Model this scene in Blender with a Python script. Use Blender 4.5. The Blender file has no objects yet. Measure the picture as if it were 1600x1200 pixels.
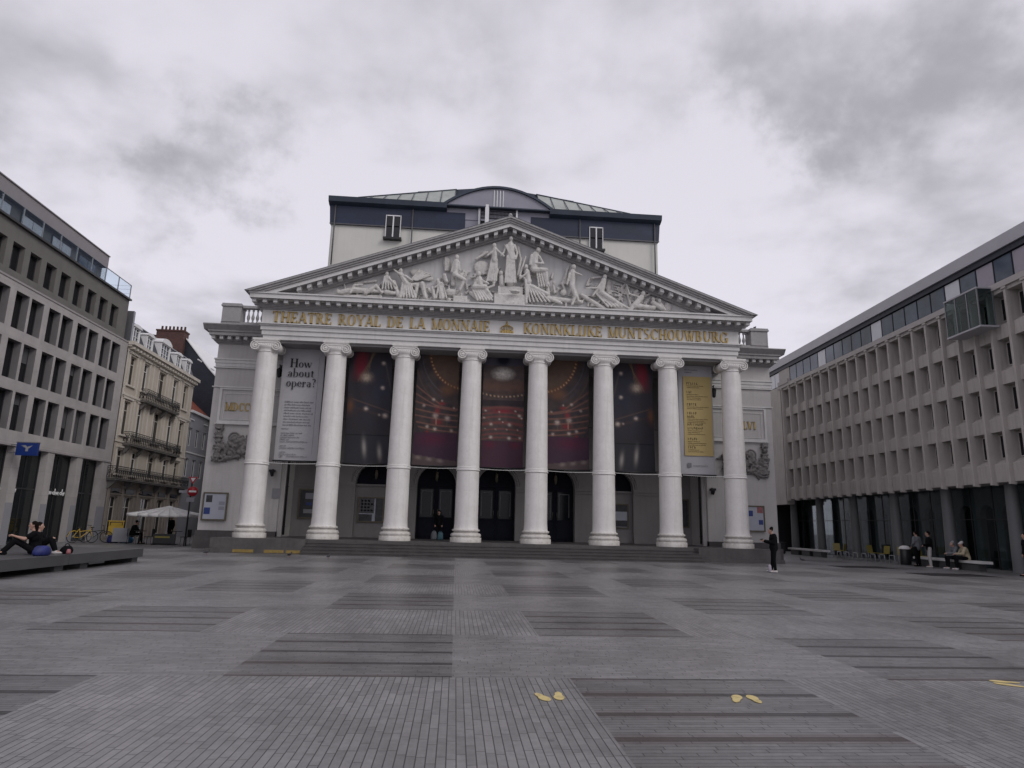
import bpy, math, random
from mathutils import Vector, Matrix
R = math.radians
PI = math.pi
random.seed(7)
S = bpy.context.scene
col = S.collection

# ------------------------------------------------------------ camera, sky, sun
cam_d = bpy.data.cameras.new('camera'); cam = bpy.data.objects.new('camera', cam_d); col.objects.link(cam)
S.camera = cam
S.render.resolution_x = 1024; S.render.resolution_y = 768
cam_d.sensor_width = 36; cam_d.lens = 1043.95 / 1600 * 36
cam_d.clip_start = 0.1; cam_d.clip_end = 1500
_p, _y, _r = 0.2065, 0.0778, 0.0242
Fv = Vector((math.sin(_y) * math.cos(_p), math.cos(_y) * math.cos(_p), math.sin(_p)))
Rv = Vector((math.cos(_y), -math.sin(_y), 0)); Uv = Rv.cross(Fv)
R2 = Rv * math.cos(_r) + Uv * math.sin(_r); U2 = -Rv * math.sin(_r) + Uv * math.cos(_r)
mw = Matrix((R2, U2, -Fv)).transposed().to_4x4(); mw.translation = (0, 0, 1.6)
cam.matrix_world = mw

SUN_EL, SUN_AZ = R(36), R(132)          # azimuth measured clockwise from +Y
sd = bpy.data.lights.new('sun', 'SUN'); sd.energy = 0.95; sd.angle = R(25); sd.color = (1, 0.97, 0.93)
so = bpy.data.objects.new('sun', sd); col.objects.link(so)
sdir = Vector((math.sin(SUN_AZ) * math.cos(SUN_EL), math.cos(SUN_AZ) * math.cos(SUN_EL), math.sin(SUN_EL)))
so.rotation_euler = sdir.to_track_quat('Z', 'Y').to_euler()
S.view_settings.view_transform = 'Standard'; S.view_settings.look = 'None'
S.view_settings.exposure = 0.0; S.view_settings.gamma = 1

world = bpy.data.worlds.new('World'); S.world = world; world.use_nodes = True
def build_world():
    nt = world.node_tree; n = nt.nodes; l = nt.links; n.clear()
    out = n.new('ShaderNodeOutputWorld')
    sky = n.new('ShaderNodeTexSky'); sky.sky_type = 'NISHITA'; sky.sun_disc = False
    sky.sun_elevation = SUN_EL; sky.sun_rotation = SUN_AZ
    b1 = n.new('ShaderNodeBackground'); b1.inputs[1].default_value = 0.06
    l.new(sky.outputs[0], b1.inputs[0])
    tc = n.new('ShaderNodeTexCoord')
    sep = n.new('ShaderNodeSeparateXYZ'); l.new(tc.outputs['Generated'], sep.inputs[0])
    def m(op, a, b=None, clamp=False):
        k = n.new('ShaderNodeMath'); k.operation = op; k.use_clamp = clamp
        for i, v in enumerate((a, b)):
            if v is None: continue
            if isinstance(v, (int, float)): k.inputs[i].default_value = v
            else: l.new(v, k.inputs[i])
        return k.outputs[0]
    zz = m('ADD', m('MAXIMUM', sep.outputs[2], 0.0), 0.16)
    cx = m('DIVIDE', sep.outputs[0], zz); cy = m('DIVIDE', sep.outputs[1], zz)
    cmb = n.new('ShaderNodeCombineXYZ'); l.new(cx, cmb.inputs[0]); l.new(cy, cmb.inputs[1])
    def noise(sc, det, ro, off, dist=0.0):
        mp = n.new('ShaderNodeMapping'); mp.inputs['Location'].default_value = off
        l.new(cmb.outputs[0], mp.inputs[0])
        t = n.new('ShaderNodeTexNoise'); t.inputs['Scale'].default_value = sc; t.inputs['Detail'].default_value = det
        t.inputs['Roughness'].default_value = ro; t.inputs['Distortion'].default_value = dist
        l.new(mp.outputs[0], t.inputs[0]); return t.outputs[0]
    def ramp(v, a, b):
        k = n.new('ShaderNodeMapRange'); k.interpolation_type = 'SMOOTHSTEP'
        l.new(v, k.inputs[0]); k.inputs[1].default_value = a; k.inputs[2].default_value = b
        return k.outputs[0]
    big = noise(0.75, 3.5, 0.48, (3.2, 1.7, 0), 0.35)
    mid = noise(1.9, 5, 0.5, (8.1, 4.4, 0), 0.25)
    fine = noise(5.0, 4, 0.5, (1.1, 9.4, 0), 0.1)
    dens = m('ADD', m('MULTIPLY', big, 0.42), m('ADD', m('MULTIPLY', mid, 0.38), m('MULTIPLY', fine, 0.20)))
    dens = m('ADD', m('MULTIPLY', m('SUBTRACT', dens, 0.5), 2.0), 0.5)
    # darker lumps of cloud hanging in given directions of the sky
    warp = n.new('ShaderNodeVectorMath'); warp.operation = 'ADD'
    wn = n.new('ShaderNodeTexNoise'); wn.inputs['Scale'].default_value = 9; wn.inputs['Detail'].default_value = 7; wn.inputs['Roughness'].default_value = .6
    l.new(tc.outputs['Generated'], wn.inputs[0])
    wsc = n.new('ShaderNodeVectorMath'); wsc.operation = 'MULTIPLY_ADD'; wsc.inputs[1].default_value = (.30, .30, .30); wsc.inputs[2].default_value = (-.15, -.15, -.15)
    l.new(wn.outputs[1], wsc.inputs[0]); l.new(tc.outputs['Generated'], warp.inputs[0]); l.new(wsc.outputs[0], warp.inputs[1])
    tot = dens
    for d, r, a in LUMPS:
        dv = Vector(d).normalized()
        k = n.new('ShaderNodeVectorMath'); k.operation = 'DISTANCE'; k.inputs[1].default_value = dv
        l.new(warp.outputs[0], k.inputs[0])
        mr = n.new('ShaderNodeMapRange'); mr.interpolation_type = 'SMOOTHSTEP'
        l.new(k.outputs['Value'], mr.inputs[0]); mr.inputs[1].default_value = r; mr.inputs[2].default_value = 0
        mr.inputs[3].default_value = 0; mr.inputs[4].default_value = a
        tot = m('ADD', tot, mr.outputs[0])
    cl = ramp(tot, 0.38, 0.82)
    mix = n.new('ShaderNodeMix'); mix.data_type = 'RGBA'
    l.new(cl, mix.inputs['Factor'])
    mix.inputs['A'].default_value = (0.81, 0.785, 0.87, 1)
    mix.inputs['B'].default_value = (0.43, 0.42, 0.465, 1)
    # brighter near the horizon, duller at the zenith
    g = n.new('ShaderNodeMapRange'); l.new(sep.outputs[2], g.inputs[0])
    g.inputs[1].default_value = 0.2; g.inputs[2].default_value = 0.75; g.inputs[3].default_value = 1.02; g.inputs[4].default_value = 0.92
    sc = n.new('ShaderNodeVectorMath'); sc.operation = 'SCALE'
    l.new(mix.outputs['Result'], sc.inputs[0]); l.new(g.outputs[0], sc.inputs['Scale'])
    b2 = n.new('ShaderNodeBackground'); l.new(sc.outputs[0], b2.inputs[0]); b2.inputs[1].default_value = 0.98
    ms = n.new('ShaderNodeMixShader'); ms.inputs[0].default_value = 0.97
    l.new(b1.outputs[0], ms.inputs[1]); l.new(b2.outputs[0], ms.inputs[2]); l.new(ms.outputs[0], out.inputs[0])
def skydir(px, py):          # direction in the world of a point of the sky
    return Fv + R2 * ((px - 800) / 1043.95) - U2 * ((py - 600) / 1043.95)
LUMPS = [(skydir(400, 235), 0.15, 0.20), (skydir(330, 285), 0.12, 0.17), (skydir(225, 340), 0.13, 0.16), (skydir(1230, 110), 0.17, 0.19), (skydir(1260, 190), 0.10, 0.10),
         (skydir(1450, 50), 0.16, 0.18), (skydir(1560, 90), 0.16, 0.10), (skydir(1540, 240), 0.22, 0.07), (skydir(620, 30), 0.2, 0.07), (skydir(170, 170), 0.22, 0.06), (skydir(60, 60), .16, .05), (skydir(980, 60), .2, .05),
         (skydir(560, 370), 0.3, -0.16), (skydir(900, 330), 0.3, -0.14), (skydir(1180, 430), 0.3, -0.14), (skydir(120, 470), 0.25, -0.10), (skydir(1120, 280), 0.2, -0.06), (skydir(60, 250), .15, -.08), (skydir(850, 150), .22, -.07), (skydir(330, 130), .14, -.08)]
build_world()

# ------------------------------------------------------------ helpers
class MB:
    """collects vertices and faces of ONE mesh"""
    def __init__(s): s.v = []; s.f = []; s.sm = []; s.mi = []; s.m = 0
    def add(s, vs, fs, smooth=False):
        b = len(s.v); s.v += [tuple(q) for q in vs]
        for f in fs: s.f.append([i + b for i in f]); s.sm.append(smooth); s.mi.append(s.m)
    def box(s, x0, x1, y0, y1, z0, z1):
        s.add([(x0, y0, z0), (x1, y0, z0), (x1, y1, z0), (x0, y1, z0), (x0, y0, z1), (x1, y0, z1), (x1, y1, z1), (x0, y1, z1)],
              [(0, 3, 2, 1), (4, 5, 6, 7), (0, 1, 5, 4), (1, 2, 6, 5), (2, 3, 7, 6), (3, 0, 4, 7)]); return s
    def quad(s, a, b, c, d): s.add([a, b, c, d], [(0, 1, 2, 3)]); return s
    def prism_y(s, pts, y0, y1):      # polygon in xz pushed along y
        n = len(pts); vs = [(p[0], y0, p[1]) for p in pts] + [(p[0], y1, p[1]) for p in pts]
        s.add(vs, [tuple(range(n)), tuple(range(2 * n - 1, n - 1, -1))] + [(i, i + n, (i + 1) % n + n, (i + 1) % n) for i in range(n)]); return s
    def prism_x(s, pts, x0, x1):      # polygon in yz pushed along x
        n = len(pts); vs = [(x0, p[0], p[1]) for p in pts] + [(x1, p[0], p[1]) for p in pts]
        s.add(vs, [tuple(range(n - 1, -1, -1)), tuple(range(n, 2 * n))] + [(i, (i + 1) % n, (i + 1) % n + n, i + n) for i in range(n)]); return s
    def lathe(s, cx, cy, prof, seg=24, smooth=True, cap=True):
        vs = []; fs = []; n = len(prof)
        for k in range(seg):
            a = 2 * PI * k / seg
            for r, z in prof: vs.append((cx + r * math.cos(a), cy + r * math.sin(a), z))
        for k in range(seg):
            k2 = (k + 1) % seg
            for i in range(n - 1): fs.append((k * n + i, k2 * n + i, k2 * n + i + 1, k * n + i + 1))
        s.add(vs, fs, smooth)
        if cap:
            s.add([vs[k * n + n - 1] for k in range(seg)], [tuple(range(seg))])
            s.add([vs[k * n] for k in range(seg)], [tuple(range(seg - 1, -1, -1))])
        return s
    def tube(s, p0, p1, r0, r1=None, seg=8, ends=True, hemi=False):
        p0 = Vector(p0); p1 = Vector(p1); r1 = r0 if r1 is None else r1
        d = p1 - p0
        if d.length < 1e-6: d = Vector((0, 0, 1e-4)); p1 = p0 + d
        q = d.normalized().to_track_quat('Z', 'Y'); ln = d.length
        rings = []
        if hemi:
            for a in (-88, -60, -30): rings.append((r0 * math.cos(R(a)), r0 * math.sin(R(a))))
        rings.append((r0, 0)); rings.append((r1, ln))
        if hemi:
            for a in (30, 60, 88): rings.append((r1 * math.cos(R(a)), ln + r1 * math.sin(R(a))))
        vs = []; fs = []
        for r, z in rings:
            for k in range(seg):
                a = 2 * PI * k / seg; vs.append(p0 + q @ Vector((r * math.cos(a), r * math.sin(a), z)))
        m = len(rings)
        for i in range(m - 1):
            for k in range(seg):
                k2 = (k + 1) % seg; fs.append((i * seg + k, i * seg + k2, (i + 1) * seg + k2, (i + 1) * seg + k))
        if ends or hemi:
            fs.append(tuple(range(seg - 1, -1, -1))); fs.append(tuple(range((m - 1) * seg, m * seg)))
        s.add(vs, fs, True); return s
    def path(s, pts, r, seg=6):
        for a, b in zip(pts[:-1], pts[1:]): s.tube(a, b, r, r, seg, hemi=True)
        return s
    def torus(s, c, rad, r, axis='y', seg=20, sg=6, a0=0, a1=2 * PI):
        pts = []; full = abs(a1 - a0 - 2 * PI) < 1e-6; n = seg if full else seg + 1
        vs = []; fs = []
        for i in range(n):
            a = a0 + (a1 - a0) * i / seg
            for k in range(sg):
                b = 2 * PI * k / sg; q = rad + r * math.cos(b); h = r * math.sin(b)
                if axis == 'y': p = (c[0] + q * math.cos(a), c[1] + h, c[2] + q * math.sin(a))
                elif axis == 'z': p = (c[0] + q * math.cos(a), c[1] + q * math.sin(a), c[2] + h)
                else: p = (c[0] + h, c[1] + q * math.cos(a), c[2] + q * math.sin(a))
                vs.append(p)
        for i in range(seg):
            i2 = (i + 1) % n
            for k in range(sg): fs.append((i * sg + k, i2 * sg + k, i2 * sg + (k + 1) % sg, i * sg + (k + 1) % sg))
        s.add(vs, fs, True); return s
    def ell(s, c, rx, ry, rz, seg=10, rings=7, M=None):
        vs = []; fs = []
        for i in range(rings + 1):
            t = -PI / 2 + PI * i / rings; t = max(-1.55, min(1.55, t))
            for k in range(seg):
                a = 2 * PI * k / seg; q = Vector((rx * math.cos(t) * math.cos(a), ry * math.cos(t) * math.sin(a), rz * math.sin(t)))
                if M is not None: q = M @ q
                vs.append(q + Vector(c))
        for i in range(rings):
            for k in range(seg):
                k2 = (k + 1) % seg; fs.append((i * seg + k, i * seg + k2, (i + 1) * seg + k2, (i + 1) * seg + k))
        fs.append(tuple(range(seg - 1, -1, -1))); fs.append(tuple(range(rings * seg, (rings + 1) * seg)))
        s.add(vs, fs, True); return s
    def wall(s, x0, x1, z0, z1, ops, y=0.0, d=0.3, jamb=0):
        """front wall at plane y facing -y with rectangular openings and their reveals of depth d"""
        xs = sorted(set([x0, x1] + [o[0] for o in ops] + [o[1] for o in ops])); xs = [q for q in xs if x0 <= q <= x1]
        zs = sorted(set([z0, z1] + [o[2] for o in ops] + [o[3] for o in ops])); zs = [q for q in zs if z0 <= q <= z1]
        for i in range(len(zs) - 1):
            zc = (zs[i] + zs[i + 1]) / 2; run = None
            for j in range(len(xs) - 1):
                xc = (xs[j] + xs[j + 1]) / 2
                hole = any(o[0] < xc < o[1] and o[2] < zc < o[3] for o in ops)
                if not hole and run is None: run = xs[j]
                if run is not None and (hole or j == len(xs) - 2):
                    e = xs[j] if hole else xs[j + 1]
                    s.quad((run, y, zs[i]), (e, y, zs[i]), (e, y, zs[i + 1]), (run, y, zs[i + 1])); run = None
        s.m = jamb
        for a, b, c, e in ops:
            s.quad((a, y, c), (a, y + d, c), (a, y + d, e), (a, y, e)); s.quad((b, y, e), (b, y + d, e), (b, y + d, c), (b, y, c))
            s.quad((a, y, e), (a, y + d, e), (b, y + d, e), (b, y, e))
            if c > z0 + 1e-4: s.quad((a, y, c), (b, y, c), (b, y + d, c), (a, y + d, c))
        s.m = 0
        return s
    def build(s, name, mats, parent=None, loc=(0, 0, 0), xf=None, mods=None):
        me = bpy.data.meshes.new(name); vs = s.v if xf is None else [xf(q) for q in s.v]
        me.from_pydata(vs, [], s.f)
        me.polygons.foreach_set('use_smooth', s.sm)
        if not isinstance(mats, (list, tuple)): mats = [mats]
        for mt in mats: me.materials.append(mt)
        if len(mats) > 1: me.polygons.foreach_set('material_index', s.mi)
        me.validate(); me.update()
        o = bpy.data.objects.new(name, me); col.objects.link(o); o.parent = parent; o.location = loc
        return o
def tag(o, label=None, cat=None, group=None, kind=None):
    if label: o['label'] = label
    if cat: o['category'] = cat
    if group: o['group'] = group
    if kind: o['kind'] = kind
    return o
def thing(name, loc, rz, label, cat, group=None):
    o = bpy.data.objects.new(name, None); o.empty_display_size = .3; col.objects.link(o); o.location = loc; o.rotation_euler = (0, 0, rz)
    return tag(o, label, cat, group)
def dup(o, parent, loc=None):
    c = o.copy(); col.objects.link(c); c.parent = parent
    if loc is not None: c.location = loc
    for ch in list(o.children): dup(ch, c)
    return c
def remesh(o, vox, disp=None):
    m = o.modifiers.new('join', 'REMESH'); m.mode = 'VOXEL'; m.voxel_size = vox; m.use_smooth_shade = True
    s = o.modifiers.new('soft', 'SMOOTH'); s.iterations = 2; s.factor = .5
    return o

# ------------------------------------------------------------ materials
def mat(name, c, rough=.6, var=.12, sc=2.0, bump=0., bsc=20., spec=.5, metal=0., c2=None, streak=0., streak_c=None, grime=0.):
    m = bpy.data.materials.new(name); m.use_nodes = True; nt = m.node_tree; n = nt.nodes; l = nt.links
    b = n['Principled BSDF']; b.inputs['Roughness'].default_value = rough; b.inputs['Metallic'].default_value = metal
    b.inputs['Specular IOR Level'].default_value = spec
    tc = n.new('ShaderNodeTexCoord')
    nz = n.new('ShaderNodeTexNoise'); nz.inputs['Scale'].default_value = sc; nz.inputs['Detail'].default_value = 5; nz.inputs['Roughness'].default_value = .6
    l.new(tc.outputs['Object'], nz.inputs[0])
    mx = n.new('ShaderNodeMix'); mx.data_type = 'RGBA'
    c2 = c2 or tuple(q * (1 - var * 2) for q in c)
    mr = n.new('ShaderNodeMapRange'); l.new(nz.outputs[0], mr.inputs[0]); mr.inputs[1].default_value = .3; mr.inputs[2].default_value = .7
    l.new(mr.outputs[0], mx.inputs['Factor']); mx.inputs['A'].default_value = (*c, 1); mx.inputs['B'].default_value = (*c2, 1)
    outc = mx.outputs['Result']
    if streak:
        mp = n.new('ShaderNodeMapping'); mp.inputs['Scale'].default_value = (5, 5, .35); l.new(tc.outputs['Object'], mp.inputs[0])
        n2 = n.new('ShaderNodeTexNoise'); n2.inputs['Scale'].default_value = 1.2; n2.inputs['Detail'].default_value = 6; l.new(mp.outputs[0], n2.inputs[0])
        r2 = n.new('ShaderNodeMapRange'); l.new(n2.outputs[0], r2.inputs[0]); r2.inputs[1].default_value = .52; r2.inputs[2].default_value = .75; r2.inputs[4].default_value = streak
        m2 = n.new('ShaderNodeMix'); m2.data_type = 'RGBA'; l.new(r2.outputs[0], m2.inputs['Factor']); l.new(outc, m2.inputs['A'])
        m2.inputs['B'].default_value = (*(streak_c or tuple(q * .35 for q in c)), 1); outc = m2.outputs['Result']
    if grime:
        n3 = n.new('ShaderNodeTexNoise'); n3.inputs['Scale'].default_value = 7; n3.inputs['Detail'].default_value = 8; n3.inputs['Roughness'].default_value = .7; l.new(tc.outputs['Object'], n3.inputs[0])
        r3 = n.new('ShaderNodeMapRange'); l.new(n3.outputs[0], r3.inputs[0]); r3.inputs[1].default_value = .5; r3.inputs[2].default_value = .72; r3.inputs[4].default_value = grime
        m3 = n.new('ShaderNodeMix'); m3.data_type = 'RGBA'; l.new(r3.outputs[0], m3.inputs['Factor']); l.new(outc, m3.inputs['A'])
        m3.inputs['B'].default_value = (*(q * .3 for q in c), 1); outc = m3.outputs['Result']
    l.new(outc, b.inputs['Base Color'])
    if bump:
        bn = n.new('ShaderNodeTexNoise'); bn.inputs['Scale'].default_value = bsc; bn.inputs['Detail'].default_value = 4; l.new(tc.outputs['Object'], bn.inputs[0])
        bp = n.new('ShaderNodeBump'); bp.inputs['Strength'].default_value = bump; bp.inputs['Distance'].default_value = .02
        l.new(bn.outputs[0], bp.inputs['Height']); l.new(bp.outputs[0], b.inputs['Normal'])
    return m
def brickmat(name, c1, c2, mort, w, h, ms=.012, rough=.8, axes='xz', bias=0.):
    m = bpy.data.materials.new(name); m.use_nodes = True; nt = m.node_tree; n = nt.nodes; l = nt.links
    b = n['Principled BSDF']; b.inputs['Roughness'].default_value = rough
    tc = n.new('ShaderNodeTexCoord'); sp = n.new('ShaderNodeSeparateXYZ'); l.new(tc.outputs['Object'], sp.inputs[0])
    cb = n.new('ShaderNodeCombineXYZ')
    ax = {'x': 0, 'y': 1, 'z': 2}
    ad = n.new('ShaderNodeMath'); l.new(sp.outputs[0], ad.inputs[0]); l.new(sp.outputs[1], ad.inputs[1])
    l.new(ad.outputs[0], cb.inputs[0]); l.new(sp.outputs[2], cb.inputs[1])
    br = n.new('ShaderNodeTexBrick'); l.new(cb.outputs[0], br.inputs[0])
    br.inputs['Color1'].default_value = (*c1, 1); br.inputs['Color2'].default_value = (*c2, 1); br.inputs['Mortar'].default_value = (*mort, 1)
    br.inputs['Scale'].default_value = 1; br.inputs['Brick Width'].default_value = w; br.inputs['Row Height'].default_value = h
    br.inputs['Mortar Size'].default_value = ms; br.inputs['Bias'].default_value = bias; br.inputs['Mortar Smooth'].default_value = .2
    nz = n.new('ShaderNodeTexNoise'); nz.inputs['Scale'].default_value = 1.4; nz.inputs['Detail'].default_value = 6; l.new(tc.outputs['Object'], nz.inputs[0])
    mr = n.new('ShaderNodeMapRange'); l.new(nz.outputs[0], mr.inputs[0]); mr.inputs[3].default_value = .7; mr.inputs[4].default_value = 1.25
    sc = n.new('ShaderNodeVectorMath'); sc.operation = 'SCALE'; l.new(br.outputs[0], sc.inputs[0]); l.new(mr.outputs[0], sc.inputs['Scale'])
    l.new(sc.outputs[0], b.inputs['Base Color'])
    return m
def glassmat(name, c=(.012, .014, .018), rough=.06, spec=.5, var=.3):
    m = mat(name, c, rough, var, .6, 0, spec=spec); return m
def seeglass(name, tint=(.75, .85, .83), mixf=.25):
    m = bpy.data.materials.new(name); m.use_nodes = True; nt = m.node_tree; n = nt.nodes; l = nt.links; n.clear()
    out = n.new('ShaderNodeOutputMaterial'); tr = n.new('ShaderNodeBsdfTransparent'); tr.inputs[0].default_value = (*tint, 1)
    gl = n.new('ShaderNodeBsdfGlossy'); gl.inputs['Roughness'].default_value = .03; gl.inputs[0].default_value = (.9, .95, 1, 1)
    fr = n.new('ShaderNodeLayerWeight'); pw = n.new('ShaderNodeMath'); pw.operation = 'POWER'; l.new(fr.outputs['Facing'], pw.inputs[0]); pw.inputs[1].default_value = 3.5
    ad = n.new('ShaderNodeMath'); ad.operation = 'ADD'; ad.use_clamp = True; l.new(pw.outputs[0], ad.inputs[0]); ad.inputs[1].default_value = mixf
    mx = n.new('ShaderNodeMixShader'); l.new(ad.outputs[0], mx.inputs[0]); l.new(tr.outputs[0], mx.inputs[1]); l.new(gl.outputs[0], mx.inputs[2]); l.new(mx.outputs[0], out.inputs[0])
    return m
def vcol(name, rough=.6):
    m = bpy.data.materials.new(name); m.use_nodes = True; nt = m.node_tree; n = nt.nodes; l = nt.links
    b = n['Principled BSDF']; b.inputs['Roughness'].default_value = rough; b.inputs['Specular IOR Level'].default_value = .25
    a = n.new('ShaderNodeAttribute'); a.attribute_name = 'paint'; l.new(a.outputs[0], b.inputs['Base Color']); return m

M = {}
M['col'] = mat('column_white', (.78, .76, .74), .55, .05, 1.5, .15, 30, c2=(.69, .665, .64), streak=.38, streak_c=(.44, .40, .35), grime=.17)
M['colbase'] = mat('column_base_white', (.68, .655, .62), .6, .1, 3, .3, 18, c2=(.52, .49, .45), streak=.3, streak_c=(.30, .26, .22), grime=.5)
M['stone'] = mat('portico_stone', (.66, .65, .64), .6, .06, 1.0, .1, 25, c2=(.57, .56, .55), streak=.25, streak_c=(.34, .32, .30))
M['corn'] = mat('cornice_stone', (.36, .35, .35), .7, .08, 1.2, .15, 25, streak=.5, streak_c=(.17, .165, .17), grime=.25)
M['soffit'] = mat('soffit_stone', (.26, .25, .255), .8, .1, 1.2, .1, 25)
M['tymp'] = mat('tympanum_stone', (.60, .59, .59), .7, .06, 1.5, .1, 25, streak=.3, streak_c=(.33, .31, .3))
M['fig'] = mat('relief_stone', (.66, .64, .62), .7, .1, 3, .9, 9, c2=(.54, .52, .49), grime=.55)
M['troph'] = mat('weathered_relief', (.25, .235, .23), .8, .2, 5, .6, 18, grime=.6)
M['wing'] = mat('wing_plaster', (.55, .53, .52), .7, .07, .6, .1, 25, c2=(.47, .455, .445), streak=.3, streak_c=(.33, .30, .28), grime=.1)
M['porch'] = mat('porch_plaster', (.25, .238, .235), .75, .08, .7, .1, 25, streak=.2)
M['bluestone'] = mat('blue_stone', (.105, .098, .097), .7, .2, 1.2, .3, 18, streak=.3, grime=.3)
M['step'] = mat('step_stone', (.085, .078, .078), .6, .2, 1.6, .2, 18, grime=.3)
M['gold'] = mat('gilt_letter', (.50, .36, .13), .5, .15, 3, 0, spec=.6, metal=.35)
M['goldpale'] = mat('gilt_crown', (.50, .36, .13), .45, .15, 3, 0, metal=.35)
M['door'] = mat('dark_door', (.008, .010, .020), .55, .2, 2, spec=.15)
M['doorglass'] = glassmat('door_glass', (.010, .014, .020), .12, .25)
M['blue'] = brickmat('navy_cladding', (.010, .018, .042), (.013, .023, .058), (.006, .008, .03), .9, .42, .01, .5)
M['eave'] = mat('eave_metal', (.035, .05, .075), .45, .15, 1.5)
M['attic'] = mat('attic_render', (.66, .65, .60), .8, .05, .5, .05, streak=.12, streak_c=(.42, .39, .33))
M['copper'] = mat('pale_roof_panel', (.40, .43, .40), .5, .12, 1.2)
M['lilac'] = mat('grey_zinc_panel', (.30, .30, .35), .5, .06, 1.0)
M['white'] = mat('white_paint', (.78, .78, .78), .45, .05, 3)
M['black'] = mat('black_iron', (.015, .015, .018), .45, .2, 5)
M['slate'] = brickmat('slate_roof', (.075, .08, .095), (.05, .055, .07), (.02, .02, .025), .3, .16, .008, .6)
M['slatewall'] = brickmat('slate_gable', (.014, .018, .03), (.02, .025, .04), (.008, .01, .016), .3, .18, .008, .6)
M['brick'] = brickmat('chimney_brick', (.12, .05, .04), (.08, .038, .032), (.07, .06, .055), .24, .075, .008, .85)
M['redroof'] = mat('red_tile', (.30, .08, .05), .8, .2, 4)
M['cream'] = mat('cream_plaster', (.56, .50, .42), .8, .08, .8, .1, streak=.25, streak_c=(.32, .27, .21))
M['cream2'] = mat('cream_trim', (.64, .59, .52), .8, .08, .8, .1, streak=.2)
M['shopstone'] = mat('shop_front_stone', (.32, .28, .24), .8, .1, 1, .1, streak=.2)
M['greyhouse'] = mat('grey_plaster', (.29, .29, .31), .8, .06, .8, .05)
M['glass'] = glassmat('window_glass')
M['glassg'] = glassmat('shop_glass', (.012, .017, .019), .05)
M['glassb'] = glassmat('sky_band_glass', (.085, .115, .17), .08, .8)
M['blind'] = mat('white_blind', (.62, .62, .66), .3, .05, 2)
M['blindp'] = mat('pinkish_blind', (.33, .30, .35), .3, .05, 2)
M['officeA'] = brickmat('office_stone', (.43, .40, .39), (.385, .36, .35), (.31, .29, .28), 1.37, 1.25, .008, .75)
M['reveal'] = mat('reveal_stone', (.36, .33, .33), .75, .08, 1.5)
M['officeAd'] = mat('office_dark_stone', (.17, .16, .15), .75, .1, 1.2, streak=.15)
M['pentf'] = mat('penthouse_fascia', (.26, .24, .25), .6, .06, 1)
M['frame'] = mat('dark_frame', (.03, .03, .033), .4, .1, 5)
M['conc'] = mat('precast_concrete', (.46, .425, .40), .8, .07, .8, .15, 30, c2=(.39, .36, .34), streak=.5, streak_c=(.19, .172, .165))
M['concl'] = mat('precast_ledge', (.44, .41, .395), .8, .07, .8, .15, 30)
M['conccol'] = mat('arcade_pillar', (.14, .145, .15), .6, .08, 1)
M['rooffascia'] = mat('roof_fascia_metal', (.42, .41, .44), .45, .06, .7)
M['navy'] = mat('dark_navy_soffit', (.012, .016, .03), .5, .1, 2)
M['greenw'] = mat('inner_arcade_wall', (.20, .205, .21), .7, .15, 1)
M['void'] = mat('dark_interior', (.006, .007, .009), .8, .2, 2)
M['clear'] = seeglass('clear_glass')
M['clearg'] = seeglass('green_glass', (.66, .72, .72), .005)
M['clearb'] = seeglass('balustrade_glass', (.85, .92, .96), .16)
M['slab'] = mat('bench_stone', (.075, .075, .078), .45, .12, 1.5, .1, 40)
M['whites'] = mat('white_concrete', (.62, .61, .60), .6, .06, 3)
M['yellowp'] = mat('yellow_paint', (.30, .21, .06), .6, .15, 8, grime=.4)
M['footy'] = mat('yellow_marking', (.62, .50, .22), .6, .06, 12, grime=.75)
M['skin'] = mat('skin', (.42, .25, .19), .5, .08, 12)
M['hair'] = mat('dark_hair', (.010, .006, .005), .8, .2, 30, spec=.1)
M['hairg'] = mat('grey_hair', (.25, .24, .24), .6, .2, 30)
M['cblack'] = mat('black_cloth', (.007, .007, .009), .9, .2, 8, .4, 14, spec=.1)
M['cgrey'] = mat('grey_cloth', (.16, .17, .19), .85, .2, 8, .4, 14)
M['cbeige'] = mat('beige_cloth', (.42, .36, .25), .85, .15, 8, .4, 14)
M['cwhite'] = mat('pale_trousers', (.45, .43, .42), .85, .15, 8, .4, 14)
M['cblue'] = mat('blue_cloth', (.02, .03, .18), .6, .3, 6, .4, 12)
M['cteal'] = mat('teal_cloth', (.06, .14, .17), .7, .2, 6, .4, 12)
M['cred'] = mat('red_bag', (.42, .16, .17), .6, .3, 9)
M['shoew'] = mat('white_shoe', (.55, .53, .53), .6, .1, 9)
M['yplastic'] = mat('yellow_plastic', (.55, .36, .04), .45, .1, 5)
M['ychair'] = mat('olive_yellow_plastic', (.24, .20, .05), .5, .1, 5)
M['bluep'] = mat('blue_plastic', (.03, .20, .42), .45, .3, 6, .5, 12)
M['signblue'] = mat('blue_sign', (.010, .035, .19), .35, .05, 3)
M['signred'] = mat('red_sign', (.42, .02, .03), .4, .05, 3)
M['metal'] = mat('galvanised_metal', (.30, .31, .33), .4, .08, 5, metal=.7)
M['canvas'] = mat('white_canvas', (.66, .65, .64), .8, .05, 2, .1, 8)
M['pigeon'] = mat('pigeon_grey', (.06, .06, .07), .6, .3, 20)
M['banner'] = vcol('banner_print', .65)
M['ink'] = mat('black_ink', (.02, .02, .022), .7, .1, 5)
M['greyink'] = mat('grey_ink', (.20, .20, .21), .7, .1, 5)
M['brownink'] = mat('brown_ink', (.16, .12, .05), .7, .1, 5)
M['bannerw'] = mat('pale_banner_cloth', (.42, .41, .43), .7, .04, 1.2, .2, 3)
M['bannery'] = mat('mustard_banner_cloth', (.47, .36, .15), .7, .04, 1.2)
M['poster'] = mat('poster_paper', (.42, .44, .50), .5, .05, 3)
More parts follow.
